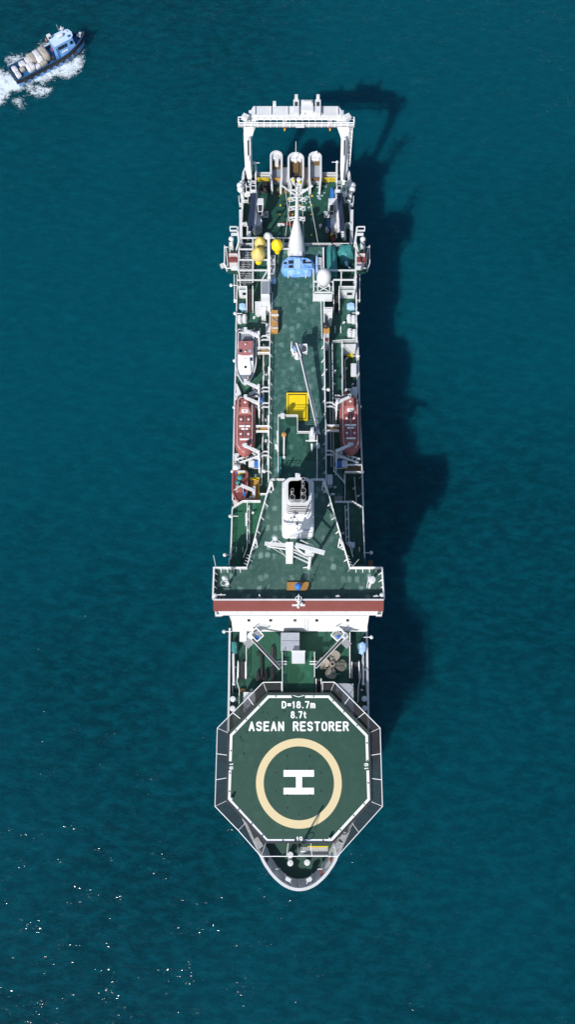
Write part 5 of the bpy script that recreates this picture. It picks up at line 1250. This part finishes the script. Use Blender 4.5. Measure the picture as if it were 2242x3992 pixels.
tarp('tarpaulin_bundle', [(1352,1186),(1368,1182),(1384,1186),(1384,1204),(1368,1205),(1354,1202)], ZB, ZB+.9, 'lightblue', 'crumpled blue tarpaulin bundle on the right deck above the raft canisters', 'tarpaulin', 'blue tarpaulin bundles at the side rails', seed=12)
tarp('tarpaulin_bundle', [(1050,1088),(1060,1090),(1076,1086),(1076,1102),(1068,1105),(1054,1100)], ZC, ZC+.7, 'lightblue', 'blue sheet bundled at the front end of the left equipment rack', 'tarpaulin', seed=13)
tarp('tarpaulin_bundle', [(1231,1000),(1238,996),(1240,1020),(1239,1060),(1232,1068),(1230,1030)], ZC, ZC+.8, 'lightblue', 'long narrow blue sheet along the left of the right equipment rack', 'tarpaulin', seed=14)
# life raft canisters
lr = local_thing('life_raft_canister', (0,0,0), '', 'life raft', 'white life raft canisters at the side rails')
MB().rings([[V(r_*math.cos(R(a)), y, .5+r_*math.sin(R(a))) for a in range(0,360,24)] for y, r_ in ((-.72,.2),(-.70,.38),(-.25,.42),(-.22,.46),(-.12,.46),(-.1,.42),(.1,.42),(.12,.46),(.22,.46),(.25,.42),(.70,.38),(.72,.2))]).build('canister', 'white', lr)
mb = MB()
for y in (-.42, .42): mb.torus((0,y,.5), .43, .03, 18, 5, 'Y')
mb.build('strap', 'steel', lr)
MB().box((0,.3,.04), (.9,.12,.1)).box((0,-.3,.04), (.9,.12,.1)).build('cradle', 'offwhite', lr)
MB().ball((0,-.73,.5), .05).build('vent_plug', 'dark', lr)
spots = [(935,1252,0,'outer canister of the forward pair on the left deck'),(954,1249,1,'inner canister'),(935,1306,2,''),(953,1300,3,''),(1362,1249,4,''),(1379,1252,5,''),(1364,1304,6,''),(1381,1307,7,'')]
labs = ['white life raft canister at the left rail just below the blue bundle, outer one','white life raft canister just below the left blue bundle, inner one with a stand',
        'white life raft canister at the left rail touching the stern of the launch','white life raft canister behind the launch davit, inner of its pair',
        'white life raft canister below the right blue bundle, inner of its pair','white life raft canister below the right blue bundle, at the rail',
        'white life raft canister beside the right stairway, inner of its pair','white life raft canister at the right rail beside the slanted railing']
for i, (x, y, k, _) in enumerate(spots):
    o = lr if i == 0 else copy_tree(lr)
    o.location = W(x, y, ZB+.02); o['label'] = labs[i]; s_ = 1.05 if i % 2 == 0 else 1.0; o.rotation_euler = (0,0,R(random.uniform(-3,3)))

# ------------------------------------------------------------------ supply boat
A = R(34)
sb_c = W(193, 224, 1.2)
sb = local_thing('supply_boat', V(sb_c.x, sb_c.y, -.2), 'small light blue supply boat loaded with wrapped bales, trailing white foam', 'boat', rz=A)
LB, BB = 19.6, 5.4
sb.scale = (.88,.82,1)
def hb(t):      # half breadth along, t 0 stern .. 1 bow
    return BB/2*(.93+.07*min(1,t/.1)) if t < .62 else BB/2*(max(0,1-((t-.62)/.38)**2.0))**.8
def sring(k, z, n=24, sl=1, rise=0):
    L1, L2 = [], []
    for i in range(n+1):
        t = i/n; x = -LB/2+LB*t*sl; h = max(.03, hb(t)*k); zz = z+rise*max(0,(t-.55)/.45)**1.6
        L1.append(V(x,-h,zz)); L2.append(V(x,h,zz))
    return L1+L2[::-1]
MB().rings([sring(.55,-.9,sl=.93), sring(.9,.0,sl=.96), sring(1,1.5,rise=1.0,sl=.99)]).build('hull', 'boatblue', sb)
mb = MB(); p_ = sring(1.0,1.65,rise=1.15); p_.append(p_[0])
for a, b in zip(p_, p_[1:]): mb.beam(a, b, .40, .6)
mb.build('rubber_fender', 'black', sb)
MB().prism([(x.x,x.y) for x in sring(.93,0,sl=.99)], 1.45, 1.6).build('deck', 'deepblue', sb)
MB().prism([(x.x,x.y) for x in sring(.9,0,12) if x.x > 6.5], 1.6, 2.35).build('foredeck', 'deepblue', sb)
mb = MB(); p_ = [v for v in sring(.93,1.98,rise=1.05)]; p_.append(p_[0])
for a, b in zip(p_, p_[1:]): mb.beam(a, b, .12, .3)
mb.build('bulwark', 'deepblue', sb)
mb = MB()
for k in range(9): MB().torus(V(-8+k*1.7,-hb(.1+k*.085)-.12,1.3), .36, .14, 14, 6, 'Y').build('tyre_fender', 'black', sb)
for k in range(4): MB().torus(V(-LB/2-.15,-2+k*1.3,1.4), .4, .15, 14, 6, 'X').build('tyre_fender', 'black', sb)
dh = MB().rings([[V(1.6,-1.9,1.6), V(6.6,-1.8,1.6), V(7.0,0,1.6), V(6.6,1.8,1.6), V(1.6,1.9,1.6)], [V(1.6,-1.7,4.5), V(6.2,-1.6,4.5), V(6.6,0,4.5), V(6.2,1.6,4.5), V(1.6,1.7,4.5)]]).build('deckhouse', 'boatblue', sb, smooth=False)
MB().rings([[V(1.4,-1.8,z), V(5.9,-1.7,z), V(6.6,-1.2,z), V(6.9,0,z), V(6.6,1.2,z), V(5.9,1.7,z), V(1.4,1.8,z)] for z in (4.5, 4.62)]).build('roof', 'palewhiteblue', dh, smooth=False)
for x, w_ in ((2.5,.7),(3.3,.7),(4.1,.5),(5.6,.6)): 
    MB().box((x,-1.78,3.7), (w_,.14,.7)).build('window', 'glass', dh); 
    MB().box((x,1.78,3.7), (w_,.14,.7)).build('window', 'glass', dh)
for y in (-1.1,0,1.1): MB().box((6.68-abs(y)*.25,y,3.7), (.16,.7,.7), -y*.2).build('window', 'glass', dh)
MB().box((3.6,-1.88,2.6), (1.6,.1,.25)).build('name_strip', 'text', dh)
MB().box((5.8,-.9,4.68), (.7,.6,.12)).build('roof_hatch', 'deepblue', dh)
MB().box((5.8,.7,4.7), (.5,.5,.25)).build('roof_box', 'white', dh)
lm = MB().tube((1.0,-2.25,1.6), (1.0,-2.1,4.5), .06).tube((1.4,-2.25,1.6), (1.4,-2.1,4.5), .06)
for k in range(7): lm.beam(V(1.0,-2.2,1.9+k*.4), V(1.4,-2.2,1.9+k*.4), .06)
lm.build('ladder', 'boatblue', dh)
mm = MB().tube((5.2,1.3,4.6), (5.2,1.3,5.9), .1, .06).beam((5.2,.8,5.5), (5.2,1.8,5.5), .14).tube((4.6,1.5,4.6), (4.3,1.6,6.6), .03).box((5.2,1.3,5.3), (.9,.4,.3)); mm.build('mast', 'offwhite', dh)
MB().box((1.7,1.3,5.0), (.9,.9,.7)).build('vent_box', 'white', dh); MB().box((1.7,.82,5.0), (.6,.06,.45)).build('vent_grille', 'dark', dh)
MB().tube((.6,-1.9,4.2), (.6,-1.9,4.35), .3).torus((.95,-1.0,4.2), .32, .1, nrm='X').torus((.8,1.3,4.6), .38, .12, nrm='X').build('life_ring', 'orange', dh)
MB().tube((8.7,0,2.4), (8.7,0,3.1), .12).beam((8.4,-.5,2.9), (9.2,.5,2.9), .2).box((8.6,.3,2.9), (1.2,.6,.35), .3).build('anchor_windlass', 'offwhite', sb)
MB().torus((9.7,0,2.6), .4, .16, 14, 6, 'X').build('bow_tyre', 'black', sb)
MB().tube((-.4,1.6,1.6), (-.4,1.6,3.2), .3).tube((.1,-.6,1.6), (.1,-.6,2.6), .35).box((.3,-1.6,2.0), (.6,.9,.8)).build('pump_gear', 'dark', sb)
rt = MB().rings([[V(y, r_*math.cos(R(a)), r_*math.sin(R(a))) for a in range(0,360,30)] for y, r_ in ((-.6,.2),(-.58,.36),(0,.4),(.58,.36),(.6,.2))])
def sbw(x, y, z): return sb.location+Matrix.Rotation(A,3,'Z')@V(x*.88,y*.82,z)
rt.v = [sbw(3.9,.1,5.0)+Matrix.Rotation(A,3,'Z')@p for p in rt.v]
one(rt, 'life_raft_canister', 'white', 'white life raft canister lying on the pale blue roof of the small supply boat', 'life raft')
# cargo bales
bales = [(-.9,.5,1.5,3.4,1.9,'bagtan','tall beige wrapped bale nearest the deckhouse of the supply boat'),
         (-2.5,.6,1.4,3.4,1.6,'bag','tall white wrapped bale, second from the deckhouse of the supply boat'),
         (-3.9,1.0,1.4,2.4,1.5,'bagtan','grey beige wrapped bale, third from the deckhouse of the supply boat'),
         (-2.2,-1.4,1.5,1.1,1.0,'bagtan','small dirty bale at the near rail between the two tall bales'),
         (-3.7,-1.5,1.2,.9,.9,'bag','small white sack at the near rail in the middle of the supply boat'),
         (-5.0,1.3,1.0,1.6,1.1,'bag','white lumpy sack on the far side in the middle of the supply boat'),
         (-5.3,-.9,1.7,1.8,1.2,'bag','broad white bale on the near side behind the grey ones'),
         (-6.5,1.2,1.3,1.6,.9,'bag','low white bale on the far side towards the stern'),
         (-7.2,-.1,1.0,1.0,.8,'bagtan','round beige sack in the middle near the stern'),
         (-8.7,1.0,1.0,1.7,.7,'bag','flat white bale at the stern of the supply boat, far corner'),
         (-8.8,-1.0,1.0,1.7,.7,'bag','flat white bale at the stern of the supply boat, near corner')]
for k, (x, y, lx, ly, h, m_, lab) in enumerate(bales):
    rnd = random.Random(k); rs = []
    n = 14
    for t, s in ((0,.9),(.25,1.0),(.7,.98),(.92,.8),(1.0,.5)):
        ring = []
        for i in range(n):
            a = 2*math.pi*i/n; c_, s_ = math.cos(a), math.sin(a)
            ex = abs(c_)**.45*(1 if c_ > 0 else -1); ey = abs(s_)**.45*(1 if s_ > 0 else -1)
            q = V(x+ex*lx*.62*s*(1+rnd.uniform(-.04,.04)), y+ey*ly*.60*s*(1+rnd.uniform(-.03,.03)), 1.62+h*t*(1+rnd.uniform(-.05,.05)))
            ring.append(sbw(*q))
        rs.append(ring)
    b_ = thing('cargo_bale', sbw(x,y,1.62), lab, 'cargo bale', 'wrapped bales on the supply boat')
    MB().rings(rs).build('wrapped_load', m_, b_)
    mb = MB()
    for u in (-.25,.25): mb.path([sbw(x+lx*u,y-ly*.54,1.62+h*.3), sbw(x+lx*u,y-ly*.45,1.62+h*.88), sbw(x+lx*u,y-ly*.25,1.62+h*1.0), sbw(x+lx*u,y+ly*.25,1.62+h*1.0), sbw(x+lx*u,y+ly*.45,1.62+h*.88)], .04, 5)
    mb.build('strap', 'grey', b_)

# ------------------------------------------------------------------ wake foam
def inpoly(x, y, P_):
    c = False; j = len(P_)-1
    for i in range(len(P_)):
        if (P_[i][1] > y) != (P_[j][1] > y) and x < (P_[j][0]-P_[i][0])*(y-P_[i][1])/(P_[j][1]-P_[i][1])+P_[i][0]: c = not c
        j = i
    return c
def dist(x, y, P_):
    m_ = 1e9
    for i in range(len(P_)):
        a, b = P_[i], P_[(i+1) % len(P_)]; dx, dy = b[0]-a[0], b[1]-a[1]
        t = max(0, min(1, ((x-a[0])*dx+(y-a[1])*dy)/(dx*dx+dy*dy+1e-9))); m_ = min(m_, math.hypot(x-a[0]-dx*t, y-a[1]-dy*t))
    return m_
FO = [[(1190,340),(1195,560),(1150,700),(1060,800),(900,835),(830,800),(720,850),(660,900),(520,890),(300,900),(330,820),(860,600),(1050,500),(1150,400)],
      [(330,880),(520,870),(680,890),(745,950),(730,1030),(640,1090),(500,1110),(380,1040),(300,960)],
      [(-400,640),(-60,660),(30,680),(60,730),(130,720),(250,820),(330,880),(330,980),(160,1040),(60,1180),(-30,1240),(-400,1400)],
      [(110,1090),(330,1030),(380,1250),(240,1320),(150,1200)],
      [(30,520),(130,450),(330,470),(460,430),(540,290),(680,260),(780,270),(760,380),(600,460),(330,600),(100,660)],
      [(-60,1360),(20,1370),(30,1430),(-60,1460)]]
dens = [1.0,.8,1.0,.7,.75,.6]
FP = [[(W(x/3.6175, 80+y/3.6175, .0).x, W(x/3.6175, 80+y/3.6175, .0).y) for x, y in P_] for P_ in FO]
xs = [p[0] for P_ in FP for p in P_]; ys = [p[1] for P_ in FP for p in P_]
st = .45; nx = int((max(xs)-min(xs)+2)/st); ny = int((max(ys)-min(ys)+2)/st)
vs = []; at = []
for j in range(ny+1):
    for i in range(nx+1):
        x, y = min(xs)-1+i*st, min(ys)-1+j*st; v_ = 0
        for P_, d_ in zip(FP, dens):
            q = dist(x, y, P_); q = q if inpoly(x, y, P_) else -q
            v_ = max(v_, d_*max(0, min(1, .45+q*.42)))
        at.append(v_); vs.append((x, y, .06+.05*math.sin(x*1.7)*math.cos(y*1.3)))
fs = []
for j in range(ny):
    for i in range(nx):
        q = (j*(nx+1)+i, j*(nx+1)+i+1, (j+1)*(nx+1)+i+1, (j+1)*(nx+1)+i)
        if max(at[k] for k in q) > .02: fs.append(q)
me = bpy.data.meshes.new('wake_foam'); me.from_pydata(vs, [], fs); a_ = me.attributes.new('foam_amount', 'FLOAT', 'POINT'); a_.data.foreach_set('value', at)
bm = bmesh.new(); bm.from_mesh(me); bmesh.ops.delete(bm, geom=[v for v in bm.verts if not v.link_faces], context='VERTS'); bm.to_mesh(me); bm.free()
fo = bpy.data.objects.new('wake_foam', me); C.objects.link(fo); fo['kind'] = 'stuff'; fo['label'] = 'white churned foam around and behind the small supply boat'; fo['category'] = 'foam'
m, nt, b = newmat('sea_foam')
b.inputs['Base Color'].default_value = (.62,.70,.76,1); b.inputs['Roughness'].default_value = .7
tc = nt.nodes.new('ShaderNodeTexCoord'); at_ = nt.nodes.new('ShaderNodeAttribute'); at_.attribute_name = 'foam_amount'
nd = nt.nodes.new('ShaderNodeTexNoise'); nd.inputs['Scale'].default_value = .7; nd.inputs['Detail'].default_value = 5; nt.links.new(tc.outputs['Object'], nd.inputs['Vector'])
va = nt.nodes.new('ShaderNodeVectorMath'); va.operation = 'MULTIPLY_ADD'; va.inputs[1].default_value = (4.5,4.5,0); nt.links.new(nd.outputs['Color'], va.inputs[0]); nt.links.new(tc.outputs['Object'], va.inputs[2])
mp = nt.nodes.new('ShaderNodeMapping'); mp.inputs['Rotation'].default_value = (0,0,R(-34)); mp.inputs['Scale'].default_value = (.6,1.1,1); nt.links.new(va.outputs[0], mp.inputs[0])
n1 = noise(nt, 1.1, 12, .80, mp.outputs[0], .4)
v1 = nt.nodes.new('ShaderNodeTexVoronoi'); v1.feature = 'DISTANCE_TO_EDGE'; v1.inputs['Scale'].default_value = 1.0; nt.links.new(mp.outputs[0], v1.inputs['Vector'])
mt = nt.nodes.new('ShaderNodeMath'); mt.operation = 'MULTIPLY_ADD'; mt.inputs[1].default_value = -.38; nt.links.new(v1.outputs[0], mt.inputs[0]); nt.links.new(n1, mt.inputs[2])
ad = nt.nodes.new('ShaderNodeMath'); ad.operation = 'MULTIPLY_ADD'; ad.inputs[1].default_value = .42; nt.links.new(at_.outputs['Fac'], ad.inputs[0]); nt.links.new(mt.outputs[0], ad.inputs[2])
al = ramp(nt, ad.outputs[0], .67, .86); nt.links.new(al, b.inputs['Alpha'])
me.materials.append(m)

# ------------------------------------------------------------------ sea
S = 8000
mb = MB().add([(-S,-S,0),(S,-S,0),(S,S,0),(-S,S,0)], [(0,1,2,3)])
m, nt, b = newmat('sea_water')
tc = nt.nodes.new('ShaderNodeTexCoord'); ob = tc.outputs['Object']
mp = nt.nodes.new('ShaderNodeMapping'); mp.inputs['Rotation'].default_value = (0,0,R(28)); mp.inputs['Scale'].default_value = (1,2.1,1); nt.links.new(ob, mp.inputs[0]); wv = mp.outputs[0]
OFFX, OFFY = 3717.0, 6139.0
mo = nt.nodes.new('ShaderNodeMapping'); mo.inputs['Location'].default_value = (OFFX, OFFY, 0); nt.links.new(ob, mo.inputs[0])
c = mixc(nt, ramp(nt, noise(nt, .0065, 6, .55, mo.outputs[0], .3), .40, .60), (.0002,.021,.031), (.0002,.049,.073))  # broad light falloff painted into the colour; offset picked to darken the lower frame
c = mixc(nt, ramp(nt, noise(nt, .35, 7, .68, wv), .42, .85), c, (.0008,.072,.100))
c = mixc(nt, ramp(nt, noise(nt, 1.2, 6, .75, wv), .60, .85), c, (.001,.095,.15))
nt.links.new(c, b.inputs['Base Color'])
b.inputs['Roughness'].default_value = .5; b.inputs['IOR'].default_value = 1.33; b.inputs['Specular IOR Level'].default_value = 0
b.subsurface_method = 'BURLEY'; b.inputs['Subsurface Weight'].default_value = 1.0; b.inputs['Subsurface Radius'].default_value = (.5,1.0,1.25); b.inputs['Subsurface Scale'].default_value = 3.6
b.inputs['Coat Weight'].default_value = .7; b.inputs['Coat IOR'].default_value = 1.33; b.inputs['Coat Roughness'].default_value = .12
def bump(h, d, prev=None):
    q = nt.nodes.new('ShaderNodeBump'); q.inputs['Strength'].default_value = 1; q.inputs['Distance'].default_value = d; nt.links.new(h, q.inputs['Height'])
    if prev: nt.links.new(prev, q.inputs['Normal'])
    return q.outputs[0]
h1 = noise(nt, .13, 4, .55, ob, .6); h2 = noise(nt, .9, 4, .6, wv); h3 = noise(nt, 3.4, 3, .6, wv)
nb = bump(h3, .04, bump(h2, .10, bump(h1, .22))); nt.links.new(nb, b.inputs['Normal'])
soft = bump(h2, .06, bump(h1, .3))
# small wind ripples: short facets leaning every way, in patches; some of them catch the sun
vf = nt.nodes.new('ShaderNodeTexVoronoi'); vf.inputs['Scale'].default_value = 3.5; nt.links.new(wv, vf.inputs['Vector'])
sepc = nt.nodes.new('ShaderNodeSeparateColor'); nt.links.new(vf.outputs['Color'], sepc.inputs[0])
def mth(op, a_, b_=None, c_=None):
    q = nt.nodes.new('ShaderNodeMath'); q.operation = op
    for i, v_ in enumerate((a_, b_, c_)):
        if v_ is None: continue
        if isinstance(v_, (int, float)): q.inputs[i].default_value = v_
        else: nt.links.new(v_, q.inputs[i])
    return q.outputs[0]
mask = ramp(nt, noise(nt, .16, 6, .7, wv), .50, .61)
rad = mth('MULTIPLY', mth('MULTIPLY', mth('POWER', sepc.outputs[0], .8), .36), mask)
ang = mth('MULTIPLY', sepc.outputs[1], 6.2832)
cx_ = nt.nodes.new('ShaderNodeCombineXYZ'); nt.links.new(mth('MULTIPLY', rad, mth('COSINE', ang)), cx_.inputs[0]); nt.links.new(mth('MULTIPLY', rad, mth('SINE', ang)), cx_.inputs[1])
vm = nt.nodes.new('ShaderNodeVectorMath'); vm.operation = 'ADD'; nt.links.new(soft, vm.inputs[0]); nt.links.new(cx_.outputs[0], vm.inputs[1])
vn = nt.nodes.new('ShaderNodeVectorMath'); vn.operation = 'NORMALIZE'; nt.links.new(vm.outputs[0], vn.inputs[0])
nt.links.new(vn.outputs[0], b.inputs['Coat Normal'])
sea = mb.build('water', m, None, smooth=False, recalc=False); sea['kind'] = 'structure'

# ------------------------------------------------------------------ light, sky, camera
sun_dir = V(-.63, -1.09, 1).normalized()
EL = math.asin(sun_dir.z); AZ = math.atan2(sun_dir.x, sun_dir.y)
w = bpy.data.worlds.new('World'); sc.world = w; w.use_nodes = True
nt = w.node_tree; bg = nt.nodes['Background']; sky = nt.nodes.new('ShaderNodeTexSky'); sky.sky_type = 'NISHITA'; sky.sun_disc = False
sky.sun_elevation = EL; sky.sun_rotation = AZ; nt.links.new(sky.outputs[0], bg.inputs[0]); bg.inputs[1].default_value = .11
ld = bpy.data.lights.new('sun', 'SUN'); ld.energy = 4.4; ld.angle = R(.5); ld.color = (1,.965,.92)
lo = bpy.data.objects.new('sun', ld); C.objects.link(lo); lo.rotation_euler = (-sun_dir).to_track_quat('-Z', 'Y').to_euler()
cd = bpy.data.cameras.new('camera'); co = bpy.data.objects.new('camera', cd); C.objects.link(co)
cd.sensor_fit = 'VERTICAL'; cd.sensor_height = 24; cd.lens = 24*F/3992.0; cd.clip_end = 30000; cd.clip_start = 1
co.location = (0,0,HC); co.rotation_euler = (T,0,0); sc.camera = co
sc.render.resolution_x, sc.render.resolution_y = 576, 1024
sc.view_settings.view_transform = 'Standard'; sc.view_settings.look = 'None'; sc.view_settings.exposure = 0.25; sc.view_settings.gamma = 1
